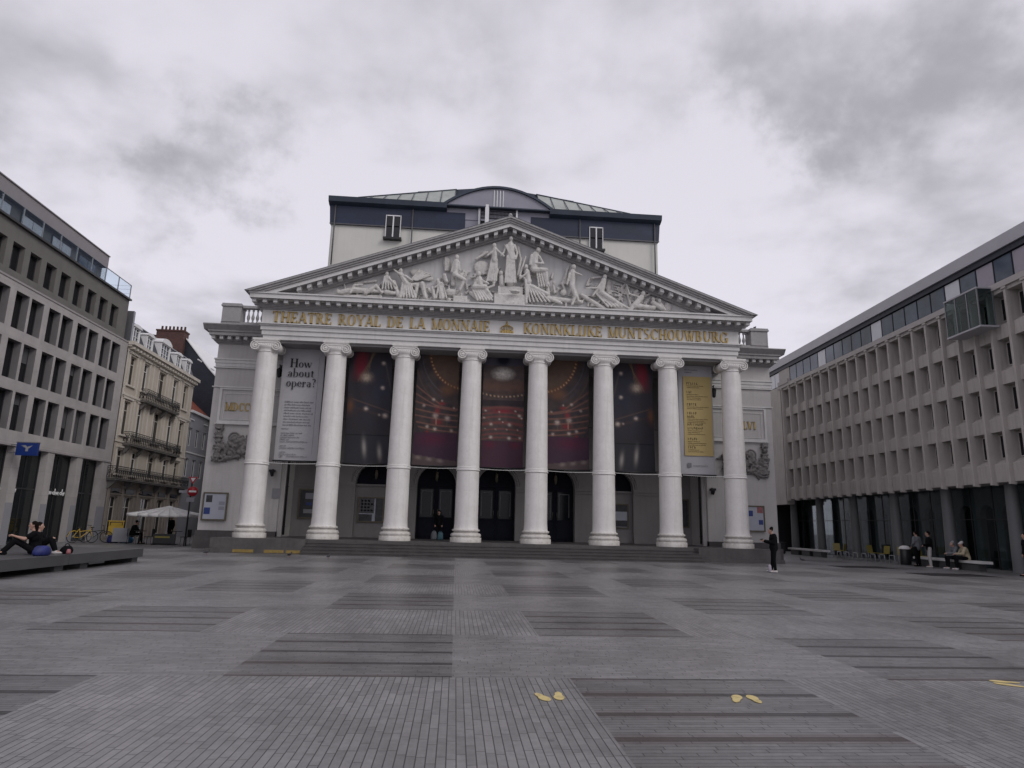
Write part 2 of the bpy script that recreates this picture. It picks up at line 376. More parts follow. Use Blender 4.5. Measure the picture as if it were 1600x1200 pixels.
M['posterd'] = mat('dark_poster', (.05, .05, .06), .4, .4, 4)
M['brass'] = mat('bronze_frame', (.14, .12, .08), .45, .15, 8, metal=.3)
M['rope'] = mat('light_garland', (.62, .62, .60), .5, .1, 10)
M['blindd'] = mat('dull_blind', (.11, .11, .115), .6, .1, 2)
M['jamb'] = mat('shade_toned_jamb', (.20, .19, .195), .6, .08, 1.5)  # office window reveals: shade of the recess put into a darker colour
M['frameg'] = mat('dull_grey_frame', (.10, .10, .11), .5, .1, 5)
M['grate'] = mat('steel_grate', (.045, .042, .045), .5, .2, 5)

# ------------------------------------------------------------ ground
GX, GY, GD = 0.0287, 7.5653, 2.7615
def ground_mat():
    m = bpy.data.materials.new('stone_setts'); m.use_nodes = True; nt = m.node_tree; n = nt.nodes; l = nt.links
    b = n['Principled BSDF']
    tc = n.new('ShaderNodeTexCoord'); sp = n.new('ShaderNodeSeparateXYZ'); l.new(tc.outputs['Object'], sp.inputs[0])
    def mm(op, a, b2=None, c=None):
        k = n.new('ShaderNodeMath'); k.operation = op
        for i, v in enumerate((a, b2, c)):
            if v is None: continue
            if isinstance(v, (int, float)): k.inputs[i].default_value = v
            else: l.new(v, k.inputs[i])
        return k.outputs[0]
    x, y = sp.outputs[0], sp.outputs[1]
    u = mm('SUBTRACT', x, GX); v = mm('DIVIDE', mm('SUBTRACT', y, GY), GD)
    odd = mm('FLOORED_MODULO', mm('FLOOR', v), 2.0)          # 0 even rows, 1 odd rows
    off = mm('ADD', 2.356, mm('MULTIPLY', odd, -3.617))
    fx = mm('FLOORED_MODULO', mm('ADD', u, off), 7.2)
    panel = mm('LESS_THAN', fx, 2.356)
    inpl = mm('LESS_THAN', y, 40.0)
    panel = mm('MULTIPLY', panel, inpl)
    f4 = mm('ABSOLUTE', mm('SUBTRACT', mm('FRACT', mm('ADD', mm('MULTIPLY', v, 4.0), 0.5)), 0.5))
    stripe = mm('MULTIPLY', mm('LESS_THAN', f4, 0.085), panel)
    alongy = mm('MULTIPLY', odd, mm('SUBTRACT', 1.0, panel))
    def brick(flip):
        cb = n.new('ShaderNodeCombineXYZ'); a_, b_ = (y, x) if flip else (x, y)
        wnz = n.new('ShaderNodeTexWhiteNoise'); wnz.noise_dimensions = '1D'; l.new(mm('FLOOR', mm('DIVIDE', b_, .070)), wnz.inputs['W'])
        l.new(mm('ADD', a_, mm('MULTIPLY', wnz.outputs[0], 3.0)), cb.inputs[0]); l.new(b_, cb.inputs[1])
        br = n.new('ShaderNodeTexBrick'); l.new(cb.outputs[0], br.inputs[0]); br.inputs['Scale'].default_value = 1
        br.inputs['Color1'].default_value = (.176, .172, .175, 1); br.inputs['Color2'].default_value = (.232, .226, .230, 1); br.inputs['Mortar'].default_value = (.045, .043, .045, 1)
        br.inputs['Brick Width'].default_value = .40; br.inputs['Row Height'].default_value = .070; br.inputs['Mortar Size'].default_value = .0045
        br.inputs['Mortar Smooth'].default_value = .15; br.offset = 0; br.offset_frequency = 2; br.squash = 1; br.squash_frequency = 2
        return br
    b0 = brick(False); b1 = brick(True)
    mx = n.new('ShaderNodeMix'); mx.data_type = 'RGBA'; l.new(alongy, mx.inputs['Factor']); l.new(b0.outputs[0], mx.inputs['A']); l.new(b1.outputs[0], mx.inputs['B'])
    mf = n.new('ShaderNodeMix'); l.new(alongy, mf.inputs['Factor']); l.new(b0.outputs['Fac'], mf.inputs['A']); l.new(b1.outputs['Fac'], mf.inputs['B'])
    nz = n.new('ShaderNodeTexNoise'); nz.inputs['Scale'].default_value = .55; nz.inputs['Detail'].default_value = 6; nz.inputs['Roughness'].default_value = .6; l.new(tc.outputs['Object'], nz.inputs[0])
    nf = n.new('ShaderNodeTexNoise'); nf.inputs['Scale'].default_value = 9; nf.inputs['Detail'].default_value = 6; nf.inputs['Roughness'].default_value = .7; l.new(tc.outputs['Object'], nf.inputs[0])
    r1 = n.new('ShaderNodeMapRange'); l.new(nz.outputs[0], r1.inputs[0]); r1.inputs[1].default_value = .3; r1.inputs[2].default_value = .7; r1.inputs[3].default_value = .76; r1.inputs[4].default_value = 1.20
    r2 = n.new('ShaderNodeMapRange'); l.new(nf.outputs[0], r2.inputs[0]); r2.inputs[1].default_value = .3; r2.inputs[2].default_value = .7; r2.inputs[3].default_value = .82; r2.inputs[4].default_value = 1.2
    k = mm('MULTIPLY', r1.outputs[0], r2.outputs[0])
    vo = n.new('ShaderNodeTexVoronoi'); vo.inputs['Scale'].default_value = 1.7; l.new(tc.outputs['Object'], vo.inputs[0])
    gum = mm('LESS_THAN', vo.outputs['Distance'], .045); k = mm('MULTIPLY', k, mm('SUBTRACT', 1.0, mm('MULTIPLY', gum, 0.35)))
    st = n.new('ShaderNodeTexNoise'); st.inputs['Scale'].default_value = 1.6; st.inputs['Detail'].default_value = 8; st.inputs['Roughness'].default_value = .7; st.inputs['Distortion'].default_value = .6
    mps = n.new('ShaderNodeMapping'); mps.inputs['Scale'].default_value = (.5, 1.4, 1); l.new(tc.outputs['Object'], mps.inputs[0]); l.new(mps.outputs[0], st.inputs[0])
    sr = n.new('ShaderNodeMapRange'); l.new(st.outputs[0], sr.inputs[0]); sr.inputs[1].default_value = .56; sr.inputs[2].default_value = .70; sr.inputs[4].default_value = .28
    k = mm('MULTIPLY', k, mm('SUBTRACT', 1.0, sr.outputs[0]))
    k = mm('MULTIPLY', k, mm('SUBTRACT', 1.0, mm('MULTIPLY', panel, 0.27)))
    k = mm('MULTIPLY', k, mm('SUBTRACT', 1.0, mm('MULTIPLY', stripe, 0.72)))
    sc = n.new('ShaderNodeVectorMath'); sc.operation = 'SCALE'; l.new(mx.outputs['Result'], sc.inputs[0]); l.new(k, sc.inputs['Scale'])
    # rusty stain along some of the slots, where the steel runs
    rn = n.new('ShaderNodeTexNoise'); rn.inputs['Scale'].default_value = .45; rn.inputs['Detail'].default_value = 3
    mp = n.new('ShaderNodeMapping'); mp.inputs['Location'].default_value = (3.3, 5.0, 0); l.new(tc.outputs['Object'], mp.inputs[0]); l.new(mp.outputs[0], rn.inputs[0])
    wide = n.new('ShaderNodeMapRange'); l.new(f4, wide.inputs[0]); wide.inputs[1].default_value = .24; wide.inputs[2].default_value = .04
    rr = n.new('ShaderNodeMapRange'); l.new(rn.outputs[0], rr.inputs[0]); rr.inputs[1].default_value = .48; rr.inputs[2].default_value = .6; rr.inputs[4].default_value = .5
    rust = mm('MULTIPLY', mm('MULTIPLY', wide.outputs[0], rr.outputs[0]), panel)
    rm = n.new('ShaderNodeMix'); rm.data_type = 'RGBA'; l.new(rust, rm.inputs['Factor']); l.new(sc.outputs[0], rm.inputs['A']); rm.inputs['B'].default_value = (.07, .045, .04, 1)
    l.new(rm.outputs['Result'], b.inputs['Base Color'])
    ro = n.new('ShaderNodeMapRange'); l.new(nz.outputs[0], ro.inputs[0]); ro.inputs[3].default_value = .27; ro.inputs[4].default_value = .54
    l.new(ro.outputs[0], b.inputs['Roughness']); b.inputs['Specular IOR Level'].default_value = .5
    hh = mm('ADD', mm('MULTIPLY', mf.outputs['Result'], -1.0), mm('MULTIPLY', nf.outputs[0], .35))
    hh = mm('SUBTRACT', hh, mm('MULTIPLY', stripe, 1.5))
    bp = n.new('ShaderNodeBump'); bp.inputs['Strength'].default_value = .35; bp.inputs['Distance'].default_value = .008; l.new(hh, bp.inputs['Height']); l.new(bp.outputs[0], b.inputs['Normal'])
    return m
g = MB(); g.quad((-250, -150, 0), (250, -150, 0), (250, 350, 0), (-250, 350, 0))
tag(g.build('square_paving', ground_mat()), kind='structure')
for (x0, y0, dx, dy) in ((17.9, 31.1, 2.6, 1.7), (18.7, 26.5, 2.9, 1.7)):
    g = MB(); g.box(x0, x0 + dx, y0 - dy / 2, y0 + dy / 2, -.1, .006)
    for k in range(18): g.box(x0 + .05 + k * (dx - .1) / 18, x0 + .05 + (k + .45) * (dx - .1) / 18, y0 - dy / 2 + .05, y0 + dy / 2 - .05, .006, .014)
    tag(g.build('ground_grate', M['grate']), kind='structure')

# ------------------------------------------------------------ stroke lettering
def V(x, a=0, b=1, w=.15): return ('v', x, a, b, w)
def SS(*xz): return [('s', x, z) for x, z in xz]
GL = {
 'T': (.8, [('h', .05, .75, .965, .07), V(.4), ('v', .07, .8, 1, .045), ('v', .73, .8, 1, .045)] + SS((.4, 0))),
 'H': (.92, [V(.2), V(.72), ('h', .2, .72, .5, .06)] + SS((.2, 0), (.2, 1), (.72, 0), (.72, 1))),
 'E': (.72, [V(.2), ('h', .2, .6, .965, .07), ('h', .2, .5, .5, .06), ('h', .2, .62, .035, .07), ('v', .6, .76, 1, .045), ('v', .62, 0, .26, .045), ('v', .5, .4, .6, .04)] + SS((.15, 0), (.15, 1))),
 'A': (.86, [('l', .12, 0, .42, 1, .06), ('l', .74, 0, .44, 1, .16), ('h', .22, .62, .33, .06)] + SS((.12, 0), (.74, 0))),
 'R': (.84, [V(.2), ('a', .42, .74, .22, .26, -90, 90, .14, .06), ('h', .2, .42, .97, .06), ('h', .2, .42, .5, .06), ('l', .74, 0, .42, .5, .15)] + SS((.2, 0), (.15, 1), (.74, 0))),
 'O': (.9, [('a', .44, .5, .4, .51, 0, 360, .16, .06)]),
 'Y': (.82, [('l', .1, 1, .4, .45, .15), ('l', .72, 1, .42, .45, .06), V(.41, 0, .48)] + SS((.1, 1), (.72, 1), (.41, 0))),
 'L': (.7, [V(.2), ('h', .2, .62, .035, .07), ('v', .62, 0, .28, .045)] + SS((.2, 1), (.15, 0))),
 'D': (.88, [V(.2), ('a', .4, .5, .4, .5, -90, 90, .16, .06), ('h', .2, .4, .97, .06), ('h', .2, .4, .03, .06)] + SS((.13, 0), (.13, 1))),
 'M': (1.06, [('v', .15, 0, 1, .06), ('l', .17, 1, .5, .03, .14), ('l', .84, 1, .5, .03, .05), V(.86)] + SS((.15, 0), (.12, 1), (.86, 0), (.9, 1))),
 'N': (.9, [('v', .15, 0, 1, .06), ('l', .15, 1, .72, 0, .15), ('v', .72, 0, 1, .06)] + SS((.15, 0), (.1, 1), (.74, 1))),
 'I': (.42, [V(.2)] + SS((.2, 0), (.2, 1))),
 'K': (.86, [V(.2), ('l', .7, 1, .25, .42, .06), ('l', .76, 0, .38, .55, .15)] + SS((.2, 0), (.2, 1), (.72, 1), (.76, 0))),
 'J': (.5, [V(.3, .15, 1), ('a', .2, .15, .17, .18, 180, 360, .12, .06)] + SS((.3, 1))),
 'U': (.92, [V(.2, .3, 1), ('v', .74, .3, 1, .06), ('a', .45, .3, .3, .31, 180, 360, .14, .06)] + SS((.2, 1), (.74, 1))),
 'S': (.7, [('a', .34, .74, .25, .27, 30, 270, .13, .07), ('a', .34, .25, .27, .26, -150, 90, .13, .07)]),
 'C': (.84, [('a', .45, .5, .39, .51, 42, 318, .16, .06), ('v', .75, .68, .97, .05)]),
 'W': (1.1, [('l', .08, 1, .32, 0, .14), ('l', .54, 1, .34, 0, .05), ('l', .50, 1, .74, 0, .14), ('l', .98, 1, .76, 0, .05)] + SS((.08, 1), (.5, 1), (.98, 1))),
 'B': (.8, [V(.2), ('a', .4, .76, .2, .24, -90, 90, .13, .05), ('a', .42, .27, .25, .27, -90, 90, .14, .05), ('h', .2, .4, .97, .06), ('h', .2, .42, .52, .06), ('h', .2, .42, .03, .06)] + SS((.13, 0), (.13, 1))),
 'G': (.9, [('a', .45, .5, .39, .51, 42, 318, .16, .06), V(.72, 0, .42), ('h', .56, .86, .42, .05), ('v', .73, .7, .97, .05)]),
 'V': (.84, [('l', .1, 1, .4, 0, .16), ('l', .72, 1, .42, 0, .06)] + SS((.1, 1), (.72, 1))),
 'X': (.84, [('l', .1, 1, .72, 0, .15), ('l', .7, 1, .1, 0, .06)]),
 'P': (.78, [V(.2), ('a', .42, .74, .22, .26, -90, 90, .14, .06), ('h', .2, .42, .97, .06), ('h', .2, .42, .5, .06)] + SS((.2, 0), (.15, 1))),
 'o': (.6, [('a', .29, .29, .25, .30, 0, 360, .11, .03)]),
 'w': (.86, [('l', .06, .56, .24, 0, .11), ('l', .42, .56, .26, 0, .03), ('l', .40, .56, .58, 0, .11), ('l', .76, .56, .60, 0, .03), ('h', 0, .16, .56, .03), ('h', .34, .5, .56, .03), ('h', .68, .84, .56, .03)]),
 'a': (.58, [V(.42, 0, .42, .10), ('a', .27, .42, .19, .16, 0, 170, .09, .03), ('a', .26, .16, .2, .17, 60, 340, .09, .03)]),
 'b': (.64, [V(.14, 0, 1, .10), ('a', .34, .28, .24, .29, -120, 120, .11, .03), ('h', .02, .14, .98, .03)]),
 'u': (.66, [V(.15, .1, .56, .10), V(.5, 0, .56, .10), ('a', .3, .16, .18, .17, 180, 330, .07, .03), ('h', .02, .15, .55, .03), ('h', .38, .5, .55, .03)]),
 't': (.42, [V(.2, .08, .74, .10), ('h', .04, .38, .55, .035), ('a', .3, .12, .12, .13, 180, 320, .06, .03)]),
 'p': (.64, [V(.14, -.34, .56, .10), ('a', .34, .28, .24, .29, -120, 120, .11, .03), ('h', .02, .26, -.33, .03), ('h', .02, .14, .55, .03)]),
 'e': (.56, [('a', .28, .29, .24, .30, 10, 330, .11, .03), ('h', .1, .5, .31, .03)]),
 'r': (.5, [V(.15, 0, .56, .10), ('h', .02, .28, .015, .03), ('h', .02, .15, .55, .03), ('a', .3, .42, .14, .14, 20, 150, .08, .03), ('a', .4, .48, .05, .06, 0, 360, .04, .05)]),
 '?': (.52, [('a', .25, .76, .2, .23, -80, 160, .11, .03), ('v', .25, .24, .55, .04), ('a', .25, .06, .06, .07, 0, 360, .055, .06)]),
 ' ': (.55, []),
}
def text_width(t, h): return sum(GL[c][0] for c in t) * h
def text(mb, t, x, z, h, y, dep=.05, sx=1.0, bold=1.0):
    """upright lettering on a plane of constant y, read from -y"""
    def poly(pts):
        mb.prism_y([(x + p[0] * h * sx, z + p[1] * h) for p in pts], y - dep, y)
    for c in t:
        w, els = GL[c]
        for e in els:
            if e[0] == 'v': _, a, z0, z1, ww = e; ww *= bold; poly([(a - ww / 2, z0), (a + ww / 2, z0), (a + ww / 2, z1), (a - ww / 2, z1)])
            elif e[0] == 'h': _, a, b, zz, tt = e; poly([(a, zz - tt / 2), (b, zz - tt / 2), (b, zz + tt / 2), (a, zz + tt / 2)])
            elif e[0] == 's': _, a, zz = e; zo = zz - .03 if zz > .5 else zz + .03; poly([(a - .15, zo - .03), (a + .15, zo - .03), (a + .15, zo + .03), (a - .15, zo + .03)])
            elif e[0] == 'l': _, a, z0, b, z1, ww = e; ww *= bold; poly([(a - ww / 2, z0), (a + ww / 2, z0), (b + ww / 2, z1), (b - ww / 2, z1)])
            elif e[0] == 'a':
                _, cx, cz, rx, rz, a0, a1, T, tt = e; N = max(4, int(abs(a1 - a0) / 22)); T = T * (1 + (bold - 1) * .8)
                for i in range(N):
                    q = []
                    A0 = R(a0 + (a1 - a0) * i / N); A1 = R(a0 + (a1 - a0) * (i + 1) / N)
                    poly([(cx + rx * math.cos(A0), cz + rz * math.sin(A0)), (cx + rx * math.cos(A1), cz + rz * math.sin(A1)),
                          (cx + (rx - T) * math.cos(A1), cz + (rz - tt) * math.sin(A1)), (cx + (rx - T) * math.cos(A0), cz + (rz - tt) * math.sin(A0))])
        x += w * h * sx
    return x
def scribble(mb, x0, x1, z, h, y, dep=.006, seed=0, left=True):
    """one line of print too small to read: word-long dashes of letter ticks"""
    rn = random.Random(seed); x = x0
    while x < x1 - .03:
        w = min(rn.uniform(.08, .26), x1 - x)
        k = x
        while k < x + w:
            hh = h * rn.choice((.6, .6, .75, 1.)); mb.box(k, k + h * .28, y - dep, y, z, z + hh); k += h * .5
        x += w + h * .55

# ------------------------------------------------------------ the theatre
KT = 1.045; UC = 2.18; Y0 = 32.66
TH = thing('opera_house', (KT * UC, KT * Y0, 0), 0, 'white neoclassical opera house with eight tall Ionic columns, sculpted pediment and navy clad stage tower', 'theatre')
def txf(q): return (KT * q[0], KT * (q[1] - Y0), 1.6 + (q[2] - 1.6) * KT)
ZG = 1.6 - 1.6 / KT                      # height that lands on the ground
def tp(name, mb, m, parent=None): return mb.build(name, M[m] if isinstance(m, str) else m, parent or TH, xf=txf)
def tworld(u, Y, z): return (KT * (u + UC), KT * Y, 1.6 + (z - 1.6) * KT)
SP = 3.3379; CU = [(-3.5 + i) * SP for i in range(8)]
# podium and steps
b = MB(); zf = .705
b.box(-12.9, 12.9, 31.85, 37.0, ZG, zf - .004)
b.box(-14.98, -12.9, 34.75, 37.0, ZG, .64); b.box(12.9, 15.0, 34.75, 37.0, ZG, .64)
for a0, a1 in ((-12.95, -8.85), (9.2, 13.15)):
    b.box(a0, a1, 31.30, 31.85, ZG, zf - .004); b.box(a0 - .12, a1 + .12, 31.15, 31.30, ZG, .24); b.box(a0 + .06, a1 - .06, 31.26, 31.30, .24, .33)
podium = tp('podium', b, 'bluestone')
b = MB()
for i in range(4):
    h = (zf - ZG) / 5
    b.box(-8.85, 9.2, 30.55 + .33 * i, 31.85, ZG + h * i + (0 if i == 0 else .002), ZG + h * (i + 1))
    b.box(-8.85, 9.2, 30.52 + .33 * i, 30.55 + .33 * i, ZG + h * (i + 1) - .035, ZG + h * (i + 1) + .002)
steps = tp('steps', b, 'step')
for a0, a1 in ((-11.9, -11.0), (-10.55, -9.7), (-9.6, -8.97)):
    b = MB(); b.box(a0, a1, 31.135, 31.149, ZG + .03, .23); tp('yellow_edge_marking', b, 'yellowp')
# a column
def column(u):
    o = MB()
    prof = [(.60, 1.30), (.575, 1.36), (.56, 1.6)]
    for k in range(9):
        t = k / 8; z = 1.7 + (9.55 - 1.7) * t; prof.append((.555 - .085 * t ** 1.5, z))
    o.lathe(0, 0, prof, 32)
    return o
def cxf(q): return (KT * q[0], KT * q[1], 1.6 + (q[2] - 1.6) * KT)
def cpart(name, mb, m, parent): return mb.build(name, M[m], parent, xf=cxf)
c0 = column(0).build('column', M['col'], TH, xf=cxf)
o = MB(); o.lathe(0, 0, [(.745, .705), (.745, .91), (.73, .925), (.66, .93), (.715, .97), (.735, 1.03), (.70, 1.09), (.66, 1.12), (.60, 1.13), (.575, 1.165), (.59, 1.2), (.655, 1.21), (.665, 1.255), (.65, 1.29), (.60, 1.305)], 32)
cpart('base', o, 'colbase', c0)
o = MB(); o.torus((0, 0, 4.09), .545, .04, 'z', 32); o.torus((0, 0, 4.21), .535, .035, 'z', 32); o.lathe(0, 0, [(.55, 4.06), (.56, 4.08), (.56, 4.22), (.545, 4.24)], 32)
cpart('column_band', o, 'col', c0)
o = MB()
o.torus((0, 0, 9.52), .475, .03, 'z', 28); o.lathe(0, 0, [(.47, 9.5), (.475, 9.62), (.50, 9.66), (.56, 9.74), (.56, 9.80)], 28)
o.box(-.62, .62, -.52, .52, 10.06, 10.155); o.box(-.58, .58, -.5, .5, 10.02, 10.06); o.box(-.5, .5, -.47, .47, 9.80, 10.02)
for sx in (-1, 1):
    cx, cz = sx * .49, 9.775
    o.tube((cx, -.45, cz), (cx, .45, cz), .215, .215, 24)
    for f in (-1, 1):
        yy = f * .47; N = 26; pr = None
        for k in range(N + 1):       # spiral of the volute
            a = R(90) + sx * -1 * R(k * 28) ; rr = .245 * (1 - k / (N + 5)); p = (cx + rr * math.cos(a), yy, cz + rr * math.sin(a))
            if pr: o.tube(pr, p, .030, .030, 6, ends=False)
            pr = p
        o.ell((cx, yy, cz), .05, .05, .05, 8, 5)
for f in (-1, 1): o.box(-.5, .5, f * .48 - .02, f * .48 + .02, 9.93, 9.98)
for k in range(7): o.ell((-.3 + .1 * k, -.46, 9.84), .036, .05, .06, 6, 5)
cpart('capital', o, 'col', c0)
c0.location = (KT * CU[0], 0, 0)
for i in range(1, 8): dup(c0, TH, (KT * CU[i], 0, 0))

# entablature of the portico
YF = 32.12
b = MB()
for k, (dy, z0, z1) in enumerate(((.14, 10.12, 10.34), (.08, 10.342, 10.57), (.02, 10.572, 10.78), (-.05, 10.782, 10.84), (-.12, 10.842, 10.90))):
    b.box(-12.02 + dy, 12.02 - dy, YF + dy, 37.4, z0, z1)
b.box(-11.98, 11.98, YF + .05, 37.4, 10.902, 11.60)
entab = tp('entablature', b, 'stone')
b = MB()
for k, (dy, z0, z1) in enumerate(((-.03, 11.60, 11.66), (-.09, 11.662, 11.72), (-.14, 11.722, 11.78))): b.box(-12.0 + dy, 12.0 - dy, YF + dy, 37.4, z0, z1)
b.box(-12.16, 12.16, YF - .16, 37.4, 11.782, 11.97)
tp('bed_moulding', b, 'corn', entab)
b = MB(); b.box(-12.46, 12.46, 31.50, 37.6, 11.972, 12.19); b.box(-12.52, 12.52, 31.44, 37.6, 12.192, 12.26)
co_ = tp('cornice', b, 'stone', entab)
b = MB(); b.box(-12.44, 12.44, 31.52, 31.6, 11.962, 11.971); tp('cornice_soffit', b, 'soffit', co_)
n_ = 50; u = -12.28; b = MB()
b.box(u - .095, u + .095, 31.62, YF - .16, 11.80, 11.934); b.box(u - .11, u + .11, 31.60, YF - .16, 11.934, 11.971)
mo = tp('modillion', b, 'tymp', entab)
for k in range(1, n_): dup(mo, entab, (KT * k * 24.56 / (n_ - 1), 0, 0))
b = MB(); b.box(12.16, 12.4, 32.2 - .1, 32.2 + .1, 11.80, 11.970); mo = tp('modillion', b, 'tymp', entab)
for sx in (0, 1):
    for k in range(9):
        if sx or k: dup(mo, entab, (-KT * 24.56 * sx, KT * k * .5, 0))
# lettering
h = .56
for t, x, xe in (('THEATRE ROYAL DE LA MONNAIE', -11.5, -.83), ('KONINKLIJKE MUNTSCHOUWBURG', .83, 11.42)):
    sx = (xe - x) / text_width(t, h)
    for ch in t:
        b = MB(); x2 = text(b, ch, x, 10.955, h, YF + .05, .07, sx, 1.22)
        if ch != ' ': tp('letter', b, 'gold', entab)
        x = x2
b = MB(); yk = YF + .05
b.box(-.33, .33, yk - .08, yk, 10.93, 11.06)
for a in (-1, 1):
    for k in range(6):
        t0, t1 = k / 6, (k + 1) / 6
        def cr(t, w): return (a * w * math.sin(PI * t) * (.4 + .6 * (1 - t)), yk - .05, 11.05 + .34 * t)
        for w in (.42, .2): b.tube(cr(t0, w), cr(t1, w), .025, .025, 6)
b.tube((0, yk - .05, 11.05), (0, yk - .05, 11.4), .022, .022, 6)
b.ell((0, yk - .05, 11.43), .05, .04, .05); b.box(-.015, .015, yk - .07, yk - .03, 11.46, 11.56); b.box(-.04, .04, yk - .07, yk - .03, 11.50, 11.53)
for k in range(5): b.ell((-.26 + .13 * k, yk - .09, 10.995), .03, .03, .03, 6, 5)
tp('crown_emblem', b, 'goldpale', entab)

# pediment
ped_z0, apex, half = 12.262, 16.88, 12.55
sl = (apex - 12.30) / half
b = MB(); b.prism_y([(-11.4, ped_z0), (11.4, ped_z0), (0, ped_z0 + 11.4 * sl)], 32.30, 33.4)
ped = tp('pediment', b, 'tymp')
def rake(mb, d0, d1, y0, y1, ext=0.0):
    """band that follows both slopes, d0..d1 measured down from the top line"""
    H = half + ext
    za = 12.30 - ext * sl
    for sx in (-1, 1):
        pts = [(sx * H, za - 0.0), (0, apex), (0, apex - d1), (sx * (H - (d1) / sl * .0), za - d1)]
    P = lambda d: [(-H, za - d), (0, apex - d), (H, za - d)]
    A, B = P(d0), P(d1)
    for s0, s1 in ((0, 1), (1, 2)):
        mb.prism_y([A[s0], A[s1], B[s1], B[s0]], y0, y1)
def clip_rake(mb, d0, d1, y0, y1, zc):
    # like rake, cut off below by the level zc
    uA = lambda d: (apex - d - zc) / sl
    for sx in (-1, 1): mb.prism_y([(sx * uA(d0), zc), (0, apex - d0), (0, apex - d1), (sx * uA(d1), zc)] if sx < 0 else [(0, apex - d0), (sx * uA(d0), zc), (sx * uA(d1), zc), (0, apex - d1)], y0, y1)
b = MB(); clip_rake(b, .0, .10, 31.30, 37.5, 12.262); clip_rake(b, .102, .20, 31.36, 37.5, 12.262); clip_rake(b, .202, .30, 31.42, 37.5, 12.262)
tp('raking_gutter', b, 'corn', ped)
b = MB(); clip_rake(b, .302, .50, 31.50, 37.5, 12.262)
rc_ = tp('raking_cornice', b, 'stone', ped)
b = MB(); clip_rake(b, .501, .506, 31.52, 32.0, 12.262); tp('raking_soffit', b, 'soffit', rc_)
b = MB(); clip_rake(b, .502, .72, 31.98, 32.4, 12.262); clip_rake(b, .722, .80, 32.08, 32.4, 12.262)
tp('raking_bed_moulding', b, 'corn', ped)
b = MB()
for sx in (-1, 1):
    for k in range(24):
        u = sx * (.24 + k * .475); zt = apex - .502 - abs(u) * sl
        if zt - .2 < 12.28: continue
        w = .095; a, c = u - w, u + w
        b = MB(); b.prism_y([(a, apex - .503 - abs(a) * sl - .19), (c, apex - .503 - abs(c) * sl - .19), (c, apex - .503 - abs(c) * sl), (a, apex - .503 - abs(a) * sl)], 31.60, 31.98)
        tp('modillion', b, 'tymp', ped)
b = MB(); clip_rake(b, -.012, -.002, 31.29, 37.6, 12.262)
tp('lead_flashing', b, 'eave', ped)
b = MB(); b.box(-.10, .10, 31.55, 31.75, apex - .02, apex + .16); b.ell((0, 31.65, apex + .2), .09, .09, .1)
tp('finial_stub', b, 'corn', ped)

